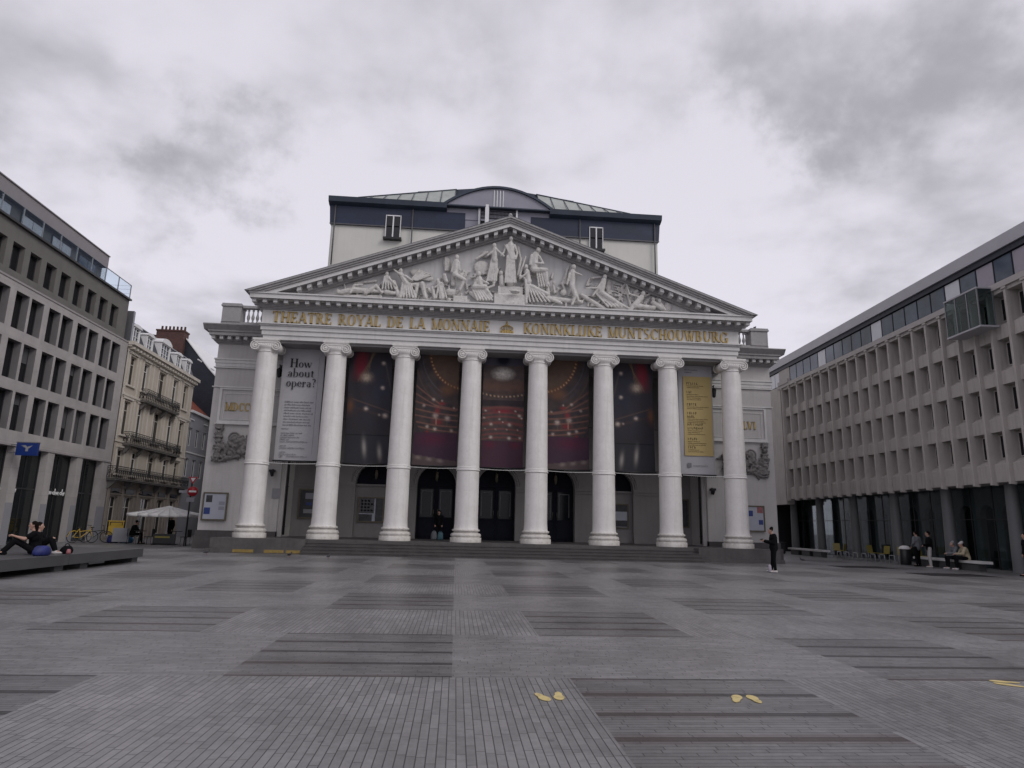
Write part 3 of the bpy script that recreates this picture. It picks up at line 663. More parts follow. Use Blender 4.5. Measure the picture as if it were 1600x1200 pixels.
# sculpture group in the tympanum
def fx(x, y, d=0.): return (0.0324388 * x + 0.00104598 * y - 26.12849, 32.28 - d, 0.0018037 * x - 0.0342950 * y + 27.30925)
def sculpt():
    A = lambda x, y: (520 + x / 5.714, 370 + y / 5.714)
    Bq = lambda x, y: (780 + x / 5.517, 370 + y / 5.517)
    f = MB()
    def c(T, x0, y0, x1, y1, r0, r1=None, d=.14):
        r1 = r0 if r1 is None else r1; k = .0325 / 5.6
        d *= 1.35; p = fx(*T(x0, y0), d); q = fx(*T(x1, y1), d); f.tube(p, q, r0 * k * .9, r1 * k * .9, 8, hemi=True)
    def e(T, x, y, rx, ry, d=.1, ry_=.12, rot=0):
        k = .0325 / 5.6; f.ell(fx(*T(x, y), d * 1.3), rx * k, ry_, ry * k, 12, 8, Matrix.Rotation(R(rot), 3, 'Y'))
    def head(T, x, y, r=17, d=.2): e(T, x, y, r, r * 1.25, d, r * .0058); 
    def folds(T, x0, y0, x1, y1, w0, w1, n=5, r=9, d=.24):
        for k in range(n):
            t = k / (n - 1) - .5; c(T, x0 + t * w0, y0, x1 + t * w1, y1, r * .8, r, d)
    # left side
    head(A, 62, 488); c(A, 85, 490, 190, 470, 26, 30); c(A, 190, 470, 320, 480, 30, 26); c(A, 300, 500, 390, 440, 22, 18, .2); c(A, 390, 440, 440, 500, 18, 12, .2); c(A, 320, 480, 520, 490, 20, 10, .15)
    c(A, 170, 500, 200, 435, 13, 12, .22); c(A, 200, 435, 270, 430, 12, 10, .22); c(A, 120, 520, 430, 525, 16, 14, .08); c(A, 200, 405, 380, 385, 12, 14, .03)
    head(A, 480, 335); c(A, 478, 360, 440, 420, 24, 18); folds(A, 480, 360, 500, 470, 40, 110, 5, 9); c(A, 500, 380, 560, 440, 14, 10, .25); c(A, 540, 400, 590, 535, 20, 22); c(A, 480, 490, 545, 500, 26, 18)
    head(A, 600, 312, 18, .26); c(A, 600, 340, 650, 420, 28, 30, .2); c(A, 595, 350, 545, 310, 12, 9, .3); c(A, 640, 360, 700, 400, 14, 11, .28)
    e(A, 780, 335, 110, 42, .06, .09, 18); 
    for k in range(6): c(A, 690 + 10 * k, 380 + 2 * k, 760 + 25 * k, 290 + 9 * k, 7, 5, .14)
    c(A, 650, 420, 600, 530, 30, 26, .18); folds(A, 650, 420, 670, 545, 70, 130, 6, 10)
    c(A, 700, 430, 790, 430, 24, 28); c(A, 790, 425, 820, 545, 26, 20, .22); c(A, 745, 440, 730, 545, 20, 16, .2); c(A, 850, 470, 890, 500, 22, 20); c(A, 880, 460, 900, 550, 18, 15, .2)
    head(A, 925, 395, 17, .2); c(A, 935, 420, 965, 540, 26, 30, .18); c(A, 980, 355, 1000, 400, 22, 20, .2); head(A, 985, 352, 16, .24); c(A, 960, 420, 900, 460, 12, 10, .25); folds(A, 950, 430, 960, 550, 40, 90, 4, 9)
    c(A, 1020, 490, 1060, 490, 42, 42, .02)
    head(A, 1092, 195, 21, .28); c(A, 1085, 232, 1080, 330, 33, 30, .22); c(A, 1060, 240, 1045, 320, 14, 11, .25); c(A, 1110, 240, 1118, 310, 13, 11, .27); c(A, 1075, 350, 1160, 395, 28, 22, .28); c(A, 1160, 395, 1120, 480, 20, 13, .26); c(A, 1060, 360, 1060, 420, 24, 24, .1)
    e(A, 1003, 235, 36, 75, .04, .08, -8); 
    for k in range(5): c(A, 985 + 9 * k, 180 + 6 * k, 985 + 8 * k, 300, 6, 5, .12)
    f.box(*[fx(*A(1080, 0))[0], fx(*A(1205, 0))[0]], 32.05, 32.3, 12.27, 12.75)
    head(A, 1285, 345, 22, .3); c(A, 1290, 385, 1300, 440, 34, 36, .22); c(A, 1270, 395, 1240, 450, 14, 12, .28); c(A, 1310, 400, 1370, 430, 14, 12, .28); c(A, 1250, 455, 1340, 455, 30, 28, .24); c(A, 1340, 460, 1400, 540, 24, 16, .22); folds(A, 1270, 460, 1340, 570, 90, 130, 6, 10); c(A, 1220, 500, 1290, 560, 24, 20)
    e(A, 1315, 270, 72, 70, .06, .10); e(A, 1345, 150, 40, 34, .08, .1); c(A, 1260, 200, 1360, 140, 14, 16, .16)
    head(A, 1425, 88, 20, .28); c(A, 1430, 122, 1425, 220, 32, 28, .22); c(A, 1445, 130, 1510, 185, 14, 11, .3); c(A, 1410, 140, 1365, 175, 14, 11, .26); folds(A, 1425, 210, 1400, 400, 50, 80, 5, 11); head(A, 1485, 335, 19, .26); c(A, 1490, 365, 1495, 430, 26, 30, .2); c(A, 1450, 300, 1420, 420, 20, 16, .2); c(A, 1420, 440, 1340, 470, 14, 12, .2)
    # centre
    head(Bq, 88, 27, 19, .32); c(Bq, 88, 48, 88, 62, 11, 13, .3); c(Bq, 82, 85, 80, 190, 42, 36, .24); c(Bq, 80, 190, 78, 400, 38, 46, .2); c(Bq, 50, 85, 20, 150, 15, 11, .28); c(Bq, 20, 150, 0, 175, 11, 9, .3); c(Bq, 118, 85, 140, 150, 15, 12, .28); c(Bq, 140, 150, 125, 210, 12, 10, .3)
    folds(Bq, 80, 180, 78, 410, 60, 95, 7, 8, .34); folds(Bq, 60, 80, 110, 210, 60, 40, 5, 6, .36); c(Bq, 150, 90, 175, 200, 18, 14, .12); c(Bq, 172, 200, 150, 330, 14, 18, .12)
    for a, c2, z0, z1, dd in ((-28, 190, 430, 500, .34), (-60, 205, 500, 590, .42)):
        x0 = fx(*Bq(a, z0))[0]; x1 = fx(*Bq(c2, z0))[0]; f.box(x0, x1, 32.3 - dd, 32.32, fx(*Bq(0, z1 + 0))[2] - .0, fx(*Bq(0, z0))[2])
    e(Bq, 115, 495, 42, 22, .45, .08); c(Bq, 70, 490, 160, 500, 8, 6, .5)
    # right side
    head(Bq, 325, 125, 22, .3); c(Bq, 300, 165, 285, 280, 42, 40, .2); c(Bq, 265, 170, 250, 250, 15, 13, .28); c(Bq, 330, 180, 365, 240, 15, 11, .3); c(Bq, 300, 240, 365, 245, 13, 11, .32); c(Bq, 290, 300, 385, 300, 32, 26, .3); c(Bq, 385, 300, 395, 420, 24, 18, .28); folds(Bq, 340, 300, 370, 440, 70, 90, 5, 9, .3)
    c(Bq, 215, 175, 165, 330, 9, 12, .2); c(Bq, 210, 390, 215, 580, 13, 13, .3)
    head(Bq, 216, 270, 18, .3); c(Bq, 225, 310, 235, 400, 28, 32, .24); c(Bq, 220, 330, 160, 375, 12, 10, .34); c(Bq, 165, 350, 250, 390, 18, 18, .24); c(Bq, 260, 440, 390, 500, 30, 24, .24); folds(Bq, 250, 430, 330, 570, 60, 170, 6, 10, .3); c(Bq, 380, 520, 520, 575, 22, 14, .16); c(Bq, 400, 440, 410, 500, 22, 20, .14); c(Bq, 455, 420, 465, 480, 14, 12, .12); head(Bq, 460, 400, 14, .14)
    c(Bq, 430, 530, 700, 560, 26, 20, .1)
    head(Bq, 632, 272, 21, .3); c(Bq, 622, 312, 615, 420, 34, 30, .22); c(Bq, 640, 320, 700, 345, 12, 9, .3); c(Bq, 595, 330, 570, 420, 13, 11, .28); c(Bq, 615, 430, 640, 520, 28, 22, .24); c(Bq, 640, 520, 612, 590, 18, 13, .24); c(Bq, 640, 470, 670, 560, 20, 14, .2)
    for k in range(5): c(Bq, 600 - 6 * k, 245 + 8 * k, 535 + 8 * k, 400, 10, 9, .1); 
    c(Bq, 535, 400, 560, 470, 14, 12, .1); e(Bq, 545, 480, 30, 30, .12, .1)
    head(Bq, 905, 355, 19, .28); c(Bq, 800, 355, 880, 345, 12, 10, .12); c(Bq, 895, 385, 870, 480, 30, 30, .22); c(Bq, 880, 400, 830, 455, 13, 11, .28); c(Bq, 830, 455, 735, 455, 11, 8, .28); c(Bq, 860, 440, 790, 520, 12, 10, .26); e(Bq, 945, 420, 26, 62, .06, .08, 5); c(Bq, 870, 490, 980, 560, 32, 26, .22); c(Bq, 980, 560, 1110, 625, 22, 12, .2); folds(Bq, 850, 480, 1000, 610, 80, 150, 6, 10, .22)
    for k in range(5): c(Bq, 1000, 400 + 22 * k, 1090, 420 + 30 * k, 8, 6, .05)
    c(Bq, 700, 500, 900, 620, 22, 22, .1)
    head(Bq, 1240, 500, 20, .26); c(Bq, 1225, 530, 1160, 600, 30, 32, .2); c(Bq, 1200, 530, 1115, 500, 13, 10, .24); c(Bq, 1115, 500, 1098, 425, 11, 8, .24); c(Bq, 1150, 600, 1120, 640, 24, 20, .2); c(Bq, 1180, 600, 1330, 620, 26, 22, .18); c(Bq, 1100, 440, 1140, 620, 12, 16, .08)
    head(Bq, 1330, 545, 17, .2); head(Bq, 1385, 560, 17, .22); c(Bq, 1330, 575, 1400, 620, 26, 24, .18); c(Bq, 1400, 590, 1430, 640, 16, 14, .2); e(Bq, 1462, 605, 38, 45, .06, .12)
    rn = random.Random(3)
    for k in range(240):
        x = rn.uniform(540, 1045); 
        base = 470 + (x - 545) * .038
        lim = (base - (462 - 92 * (1 - abs(x - 797) / 330))) * .60
        y = base - rn.uniform(0, max(4, lim)); L = rn.uniform(3, 12); a = rn.uniform(-.5, 1.9)
        p = fx(x, y, rn.uniform(.0, .1)); q = fx(x + L * math.cos(a), y - L * math.sin(a), rn.uniform(.02, .14)); f.tube(p, q, rn.uniform(.04, .09), rn.uniform(.03, .07), 7, hemi=True)
    return f
fig = tp('tympanum_sculpture', sculpt(), 'fig', ped); remesh(fig, .024)

# roof behind the pediment, body of the house
b = MB()
zr = apex - .35
b.prism_y([(-11.6, 12.4), (11.6, 12.4), (0, zr)], 37.5, 47)
tp('roof', b, 'eave')
b = MB()
b.box(-14.88, 14.88, 39.0, 62, ZG, 11.3)
body = tp('rear_body', b, 'wing')
# porch back wall with five arched doorways
YP = 37.0
arch_u = [k * 3.2904 for k in (-2, -1, 0, 1, 2)]; ar = 1.045; zsp = 3.62
b = MB()
xs = [-11.6] + sum([[a - ar, a + ar] for a in arch_u], []) + [11.6]
for k in range(0, len(xs), 2): b.quad((xs[k], YP, zf), (xs[k + 1], YP, zf), (xs[k + 1], YP, 4.75), (xs[k], YP, 4.75))
b.quad((-11.6, YP, 4.75), (11.6, YP, 4.75), (11.6, YP, 10.12), (-11.6, YP, 10.12))
for a in arch_u:
    N = 16
    for k in range(N):
        t0, t1 = PI * (1 - k / N), PI * (1 - (k + 1) / N)
        p0 = (a + ar * math.cos(t0), zsp + ar * math.sin(t0)); p1 = (a + ar * math.cos(t1), zsp + ar * math.sin(t1))
        b.quad((p0[0], YP, p0[1]), (p1[0], YP, p1[1]), (p1[0], YP, 4.75), (p0[0], YP, 4.75))
        b.quad((p0[0], YP, p0[1]), (p0[0], YP + .6, p0[1]), (p1[0], YP + .6, p1[1]), (p1[0], YP, p1[1]))
    for sx in (-1, 1): b.quad((a + sx * ar, YP, zf), (a + sx * ar, YP + .6, zf), (a + sx * ar, YP + .6, zsp), (a + sx * ar, YP, zsp))
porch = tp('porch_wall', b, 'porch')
for k in range(0, len(xs), 2):
    b = MB()
    b.box(xs[k], xs[k + 1], YP - .07, YP, zsp - .16, zsp); b.box(xs[k], xs[k + 1], YP - .04, YP, zsp - .30, zsp - .162)
    tp('impost_moulding', b, 'porch', porch)
    b = MB(); b.box(xs[k], xs[k + 1], YP - .06, YP, zf, 1.05); tp('skirting', b, 'porch', porch)
for a in arch_u: b = MB(); b.torus((a, YP, zsp), ar + .13, .05, 'y', 20, 6, 0, PI); b.torus((a, YP, zsp), ar + .24, .03, 'y', 20, 6, 0, PI); tp('archivolt', b, 'porch', porch)
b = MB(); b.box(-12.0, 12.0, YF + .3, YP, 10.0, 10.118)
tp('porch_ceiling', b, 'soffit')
# pilasters of the porch wall
b = MB()
for u in CU[1:7]: b.box(u - .55, u + .55, YP - .22, YP, zf, 10.0) if False else None
for k, a in enumerate(arch_u):
    dark = k in (1, 2, 3)
    if dark:
        d = MB(); d.box(a - ar + .002, a + ar - .002, YP + .5, YP + .58, zf, zsp)
        for j in range(12):
            t0, t1 = PI * j / 12, PI * (j + 1) / 12
        d.prism_y([(a + (ar - .003) * math.cos(PI * j / 16), zsp + (ar - .003) * math.sin(PI * j / 16)) for j in range(17)], YP + .5, YP + .58)
        for sx in (-1, 1):
            d.box(a + sx * .52 - .40, a + sx * .52 + .40, YP + .47, YP + .5, zf + .12, zf + .95)
            d.box(a + sx * .52 - .42, a + sx * .52 - .36, YP + .46, YP + .5, 1.8, 3.45); d.box(a + sx * .52 + .36, a + sx * .52 + .42, YP + .46, YP + .5, 1.8, 3.45)
            d.box(a + sx * .52 - .36, a + sx * .52 + .36, YP + .46, YP + .5, 3.39, 3.45); d.box(a + sx * .52 - .36, a + sx * .52 + .36, YP + .46, YP + .5, 1.8, 1.86)
        d.box(a - .02, a + .02, YP + .46, YP + .5, zf, 3.6); d.box(a - ar + .01, a + ar - .01, YP + .45, YP + .5, 3.56, 3.66)
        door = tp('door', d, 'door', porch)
        for sx in (-1, 1):
            q = MB(); q.box(a + sx * .52 - .355, a + sx * .52 + .355, YP + .475, YP + .499, 1.865, 3.385); tp('door_pane', q, 'doorglass', door)
        q = MB()
        for sx in (-1, 1):
            for (w0, w1, z0, z1) in ((-.30, -.25, 2.0, 3.3), (.25, .30, 2.0, 3.3), (-.25, .25, 3.25, 3.3)):
                q.box(a + sx * .52 + w0, a + sx * .52 + w1, YP + .466, YP + .474, z0, z1)
        tp('door_glass_border', q, 'frameg', door)
        q = MB(); q.tube((a + .12, YP + .40, 1.9), (a + .12, YP + .40, 2.3), .018); q.tube((a - .12, YP + .40, 1.9), (a - .12, YP + .40, 2.3), .018); tp('door_handle', q, 'brass', door)
    else:
        d = MB(); d.box(a - ar + .002, a + ar - .002, YP + .3, YP + .4, zf, zsp - .08); d.box(a - ar + .003, a + ar - .003, YP + .22, YP + .3, zsp - .18, zsp - .08)
        tp('blocked_door', d, 'porch', porch)
        d = MB(); d.prism_y([(a + (ar - .003) * math.cos(PI * j / 16), zsp - .079 + (ar + .076) * math.sin(PI * j / 16)) for j in range(17)], YP + .4, YP + .45)
        tp('fanlight', d, 'door', porch)
    d = MB(); d.lathe(a, YP + .2, [(.02, 4.33), (.07, 4.30), (.10, 4.05), (.06, 3.85), (.02, 3.80)], 8); d.tube((a, YP + .2, 4.33), (a, YP + .2, 4.66), .012)
    tp('hanging_lantern', d, 'brass', porch)

# wings
def wing(sx):
    YW = 35.0
    b = MB()
    def X(a, c): return (min(sx * a, sx * c), max(sx * a, sx * c))
    # wall with the recessed panel
    b.box(*X(11.1, 14.90), YW, 39.2, .64, 10.47)
    w = tp('wing_wall', b, 'wing')
    b = MB()
    for a, c, d, z0, z1 in ((11.1, 15.01, .11, 9.62, 9.70), (11.1, 14.97, .07, 9.45, 9.618), (11.1, 14.93, .04, 9.28, 9.448), (11.1, 14.99, .09, 9.19, 9.25), (11.1, 14.97, .06, 8.17, 8.22)):
        b.box(*X(a, c), YW - d, 39.2, z0, z1)
    tp('string_course', b, 'stone', w)
    b = MB()      # frame of the date panel
    z0, z1 = 6.42, 8.05
    b.box(*X(11.3, 14.55), YW - .07, YW, z1, z1 + .10); b.box(*X(14.43, 14.55), YW - .07, YW, z0, z1)
    b.box(*X(11.3, 14.55), YW - .09, YW, z0 - .12, z0); b.box(*X(11.3, 14.62), YW - .14, YW, z0 - .18, z0 - .122); b.box(*X(11.3, 14.35), YW - .03, YW, z1 - .22, z1 - .19); b.box(*X(14.26, 14.29), YW - .03, YW, z0 + .1, z1 - .22); b.box(*X(11.3, 14.29), YW - .03, YW, z0 + .07, z0 + .10)
    b.box(*X(11.3, 14.6), YW - .11, YW, z1 + .10, z1 + .13)
    tp('panel_frame', b, 'stone', w)
    b = MB(); hh = .43
    if sx < 0: text(b, 'MDCCC', -14.22, 6.95, hh, YW, .04, .80, 1.6)
    else:
        text(b, 'M', 11.22, 6.93, hh, YW, .04, .62, 1.4); text(b, 'LVI', 13.22, 6.95, hh, YW, .04, .88, 1.5)
    tp('date_lettering', b, 'gold', w)
    b = MB()      # cornice
    for d, z0, z1 in ((.06, 10.47, 10.53), (.14, 10.532, 10.59), (.20, 10.592, 10.80)):
        b.box(*X(11.1, 14.90 + d), YW - d, 39.2, z0, z1)
    b.box(*X(12.0, 15.22), YW - .62, 39.2, 10.802, 10.98); b.box(*X(12.0, 15.28), YW - .68, 39.2, 10.982, 11.06)
    prof = [(YW - .68, 11.062), (YW - .90, 11.30), (YW - .90, 11.345), (39.2, 11.345), (39.2, 11.062)]
    b.prism_x(prof, *X(12.0, 15.48))
    wc = tp('wing_cornice', b, 'corn', w)
    for k in range(8):
        u = 12.2 + k * .405; b = MB(); b.box(*X(u - .09, u + .09), YW - .52, YW - .20, 10.63, 10.801); tp('modillion', b, 'tymp', wc)
    # parapet
    b = MB(); b.box(*X(12.0, 14.95), YW + .02, YW + .5, 11.35, 11.72); b.box(*X(12.0, 14.1), YW + .08, YW + .40, 12.52, 12.66)
    pr = tp('parapet', b, 'corn', w)
    b = MB(); b.box(*X(13.95, 14.92), YW - .02, YW + .75, 11.72, 12.55); b.box(*X(13.9, 14.98), YW - .08, YW + .8, 12.552, 12.64); b.box(*X(13.95, 14.95), YW - .05, YW + .75, 12.642, 12.72)
    tp('parapet_pedestal', b, 'corn', pr)
    for k in range(8):
        u = sx * (13.62 - k * .235); q = MB()
        q.lathe(u, YW + .24, [(.06, 11.72), (.06, 11.80), (.035, 11.84), (.085, 11.98), (.09, 12.06), (.045, 12.22), (.035, 12.34), (.06, 12.40), (.06, 12.52)], 10)
        tp('baluster', q, 'corn', pr)
    # base
    b = MB(); b.box(*X(11.1, 14.97), YW - .06, 39.2, .60, .95)
    tp('plinth', b, 'bluestone', w)
    # trophy relief
    rn = random.Random(5 + sx); q = MB()
    def pp(u, z, d=.05): return (sx * u, YW - d, z)
    for k in range(13):
        z = 6.15 - k * .145; q.torus(pp(14.32, z, .12), .13 + .04 * math.sin(k * 1.9), .055, 'z', 10, 6)
        for j in range(4): q.ell(pp(14.32 + rn.uniform(-.19, .19), z + rn.uniform(-.06, .06), rn.uniform(.16, .28)), .06, .06, .075, 6, 5)
    for k in range(80):
        u = rn.uniform(12.0, 14.2); z = 5.0 + .38 * math.sin((u - 12) * 2.2) * .5 + rn.uniform(-.48, .42)
        a = rn.uniform(0, PI); L = rn.uniform(.12, .34)
        q.tube(pp(u - L * math.cos(a), z - L * math.sin(a) * .6, rn.uniform(.03, .1)), pp(u + L * math.cos(a), z + L * math.sin(a) * .6, rn.uniform(.12, .25)), rn.uniform(.03, .07), rn.uniform(.05, .1), 7, hemi=True)
    for (u, z, r) in ((13.55, 5.55, .26), (13.0, 5.1, .30), (13.7, 4.75, .22), (12.5, 5.2, .3), (12.3, 4.8, .25)):
        q.torus(pp(u, z, .16), r, .055, 'y', 16, 6); q.ell(pp(u, z, .12), r * .6, .12, r * .6, 10, 6)
    for k in range(6): q.tube(pp(13.2 + .14 * k, 5.62 - .03 * k * k, .18), pp(13.34 + .14 * k, 5.62 - .03 * (k + 1) ** 2, .18), .07, .07, 7, hemi=True)
    o = tp('trophy_relief', q, 'troph', w); remesh(o, .03)
    return w
wing(-1); wing(1)
# antae beside the porch and drain pipes
for sx in (-1, 1):
    b = MB(); a0, a1 = sorted((sx * 10.9, sx * 11.6)); b.box(a0, a1, 35.25, 37.0, zf, 10.12); tp('anta', b, 'wing')
for sx in (-1, 1):
    b = MB(); b.tube((sx * 10.83, 35.4, .8), (sx * 10.83, 35.4, 9.9), .06, .06, 8)
    for z in (1.2, 3.2, 5.2, 7.2, 9.2): b.torus((sx * 10.83, 35.4, z), .07, .02, 'z', 10)
    tp('drain_pipe', b, 'frame')

# stage tower behind
YA = 45.0
b = MB(); b.box(-11.80, 11.80, YA, 60, 11.0, 22.1)
att = tp('stage_tower', b, 'attic')
b = MB()
b.prism_y([(-11.88, 22.12), (-2.35, 22.12), (-2.35, 23.499), (-11.98, 23.499)], YA - .12, 60.1); b.prism_y([(2.4, 22.12), (11.88, 22.12), (11.98, 23.499), (2.4, 23.499)], YA - .12, 60.1)
tp('navy_band', b, 'blue', att)
b = MB()
for sx, e in ((-1, 3.7), (1, 3.75)):
    a0, a1 = sorted((sx * e, sx * 12.03)); b.prism_x([(YA - .12, 23.50), (YA - .50, 23.66), (YA - .58, 24.02), (60.4, 24.02), (60.4, 23.50)], a0, a1)
tp('eave', b, 'eave', att)
b = MB(); b.box(-2.345, 2.395, YA - .05, 60, 21.5, 23.0); b.box(-3.7, 3.75, YA - .10, 60, 23.002, 23.9)
ce = tp('centre_bay', b, 'lilac', att)
b = MB(); N = 20; cu = .03; hw = 3.86; rise = 1.50
arc = [(cu + hw * (1 - 2 * k / N), 23.95 + rise * (1 - (1 - 2 * k / N) ** 2)) for k in range(N + 1)]
b.prism_y(arc, YA - .30, 52)
tp('arched_gable', b, 'lilac', ce)
b = MB()
arc2 = [(cu + (hw + .30) * (1 - 2 * k / N), 23.94 + (rise + .17) * (1 - (1 - 2 * k / N) ** 2)) for k in range(N + 1)]
for k in range(N):
    p, q, r_, s_ = arc2[k], arc2[k + 1], arc[k + 1], arc[k]
    b.prism_y([p, q, r_, s_], YA - .46, 52.2)
b.box(-3.9, 3.95, YA - .55, YA - .02, 23.84, 23.93)
tp('arched_roof_edge', b, 'eave', ce)
b = MB()
for u in (-.32, -.1, .12, .34): b.box(u - .03, u + .03, YA - .36, YA - .30, 23.95, 25.3)
tp('louvre_rib', b, 'white', ce)
b = MB(); b.box(-1.25, 1.3, YA - .06, YA - .05, 22.6, 23.84)
vo = tp('balcony_opening', b, 'void', ce)
b = MB()
for k in range(26): b.box(-1.2 + k * .097, -1.17 + k * .097, YA - .14, YA - .11, 23.15, 23.75)
for z in (23.2, 23.5, 23.75): b.box(-1.25, 1.3, YA - .15, YA - .10, z, z + .03)
tp('balcony_grille', b, 'black', vo)
for a0 in (-1.42, 1.3):
    b = MB(); b.box(a0, a0 + .13, YA - .3, YA - .16, 22.5, 23.84); tp('white_post', b, 'white', ce)
b = MB(); b.box(-.95, -.68, YA - .9, YA - .65, 22.4, 23.66); b.box(-.92, -.71, YA - .88, YA - .67, 23.662, 23.9)
tp('white_post', b, 'white', ce)
for sx, u0, u1 in ((-1, -7.98, -6.90), (1, 6.70, 7.72)):
    b = MB(); z0, z1 = 21.2, 22.98
    b.box(u0, u0 + .05, YA - .2, YA - .1, z0, z1); b.box(u1 - .05, u1, YA - .2, YA - .1, z0, z1); b.box(u0 + .08, u1 - .08, YA - .2, YA - .1, z1 - .08, z1); um = (u0 + u1) / 2; b.box(um - .045, um + .045, YA - .22, YA - .1, z0 + .05, z1 - .08)
    w = tp('window', b, 'white', att)
    b = MB(); b.box(u0 + .08, u1 - .08, YA - .16, YA - .13, z0 + .05, z1 - .08); tp('pane', b, 'glass', w)
    b = MB(); b.box(u0 - .1, u1 + .1, YA - .4, YA, z0 - .1, z0 + .04); tp('sill', b, 'black', w)
for u in (-11.55, -6.1, 6.0, 11.55):
    b = MB(); b.tube((u, YA - .20, 19.0), (u, YA - .20, 23.5), .05, .05, 8); tp('downpipe', b, 'frameg', att)
for sx in (-1, 1):
    b = MB(); a0, a1 = sorted((sx * 2.45, sx * 11.9)); b.box(a0, a1, YA - .16, YA - .121, 22.08, 22.16); tp('flashing', b, 'frameg', att)
# pale panelled roofs of the tower
for sx in (-1, 1):
    b = MB()
    for k in range(7):
        a0 = 3.2 + k * 1.05; a1 = a0 + 1.045
        za = lambda u: 26.9 - (u - 3.2) * .155
        b.add([(sx * a0, YA + .1, 24.03), (sx * a1, YA + .1, 24.03), (sx * a1, YA + 3.0, za(a1)), (sx * a0, YA + 3.0, za(a0))], [(0, 1, 2, 3)])
    b.add([(sx * 3, YA + 3.0, 26.93), (sx * 10.6, YA + 3.0, 25.75), (sx * 10.6, 58, 25.0), (sx * 3, 58, 26.5)], [(0, 1, 2, 3)])
    rf = tp('panelled_roof', b, 'copper', att)
    b = MB()
    b.tube((sx * 3.1, YA + 3.0, 26.95), (sx * 10.6, YA + 3.0, 25.78), .06, .06, 6)
    for k in range(8):
        u = sx * (3.17 + k * 1.05); b.tube((u, YA + .1, 24.22), (u, YA + 3.0, 26.93 - (abs(u) - 3.2) * .155), .035, .035, 5)
    b.prism_y([(min(sx * 1.0, sx * 6.1), 25.6), (max(sx * 1.0, sx * 6.1), 25.6), (sx * 6.1, 26.62), (sx * 1.0, 27.25)] if sx > 0 else [(-6.1, 25.6), (-1.0, 25.6), (-1.0, 27.25), (-6.1, 26.62)], YA + 3.06, YA + 12)
    tp('roof_rib', b, 'eave', rf)

# ------------------------------------------------------------ banners
def paint_banner(nm, fn, u0b, u0t, u1b, u1t, z0, z1, YB, label, group=None, nx=44, nz=130):
    tl = tworld((u0b + u1b) / 2, YB, z0); root = thing('banner', tl, 0, label, 'banner', group)
    me = bpy.data.meshes.new('printed_cloth'); vs = []; cs = []
    for j in range(nz + 1):
        bb = j / nz
        for i in range(nx + 1):
            a = i / nx; ua = (u0t + (u0b - u0t) * bb); ub = (u1t + (u1b - u1t) * bb); u = ua + (ub - ua) * a; z = z1 + (z0 - z1) * bb
            w = tworld(u, YB, z); y = w[1] + .035 * math.sin(a * 5 + bb * 3) * math.sin(PI * bb) + .015 * math.sin(bb * 17 + a * 2) + .010 * math.sin(a * 19 + bb * 9 + 3 * math.sin(bb * 7)) * (1.2 - bb)
            vs.append((w[0] - tl[0], y - tl[1], w[2] - tl[2])); cs.append(fn(a, bb))
    W = nx + 1; fs = [(j * W + i, (j + 1) * W + i, (j + 1) * W + i + 1, j * W + i + 1) for j in range(nz) for i in range(nx)]
    me.from_pydata(vs, [], fs); at = me.color_attributes.new('paint', 'FLOAT_COLOR', 'POINT')
    for i, c in enumerate(cs): at.data[i].color = (max(0, c[0]), max(0, c[1]), max(0, c[2]), 1)
    me.materials.append(M['banner']); me.update()
    o = bpy.data.objects.new('printed_cloth', me); col.objects.link(o); o.parent = root
    sm = o.modifiers.new('thick', 'SOLIDIFY'); sm.thickness = .012
    b = MB()
    for z, ua, ub in ((z1, u0t, u1t), (z0, u0b, u1b)):
        p = Vector(tworld(ua - .05, YB, z)) - Vector(tl); q = Vector(tworld(ub + .05, YB, z)) - Vector(tl); b.tube(p, q, .035, .035, 8)
    for z in (z1 - .05, z1 + (z0 - z1) * .62, z0 + .05):
        f = (z1 - z) / (z1 - z0)
        for s_, ua, ub in ((-1, u0t, u0b), (1, u1t, u1b)):
            u = ua + (ub - ua) * f; p = Vector(tworld(u, YB, z)) - Vector(tl); q = Vector(tworld(u + s_ * .3, YB + .1, z)) - Vector(tl); b.tube(p, q, .018, .018, 6)
    b.build('banner_pole', M['frame'], root)
    return root
def mixc(c, d, t): t = max(0, min(1, t)); return tuple(c[i] + (d[i] - c[i]) * t for i in range(3))
def gs(a, b, ca, cb, ra, rb): return math.exp(-(((a - ca) / ra) ** 2 + ((b - cb) / rb) ** 2))
_h = lambda a, b: (math.sin(a * 127.1 + b * 311.7) * 43758.5453) % 1.0
def vn(a, b):
    i, j = math.floor(a), math.floor(b); f, g = a - i, b - j; f = f * f * (3 - 2 * f); g = g * g * (3 - 2 * g)
    return (_h(i, j) * (1 - f) + _h(i + 1, j) * f) * (1 - g) + (_h(i, j + 1) * (1 - f) + _h(i + 1, j + 1) * f) * g
def seg(a, b, a0, b0, a1, b1, asp=2.9):
    dx, dy = a1 - a0, (b1 - b0) * asp; px, py = a - a0, (b - b0) * asp
    t = max(0, min(1, (px * dx + py * dy) / (dx * dx + dy * dy))); return math.hypot(px - t * dx, py - t * dy)
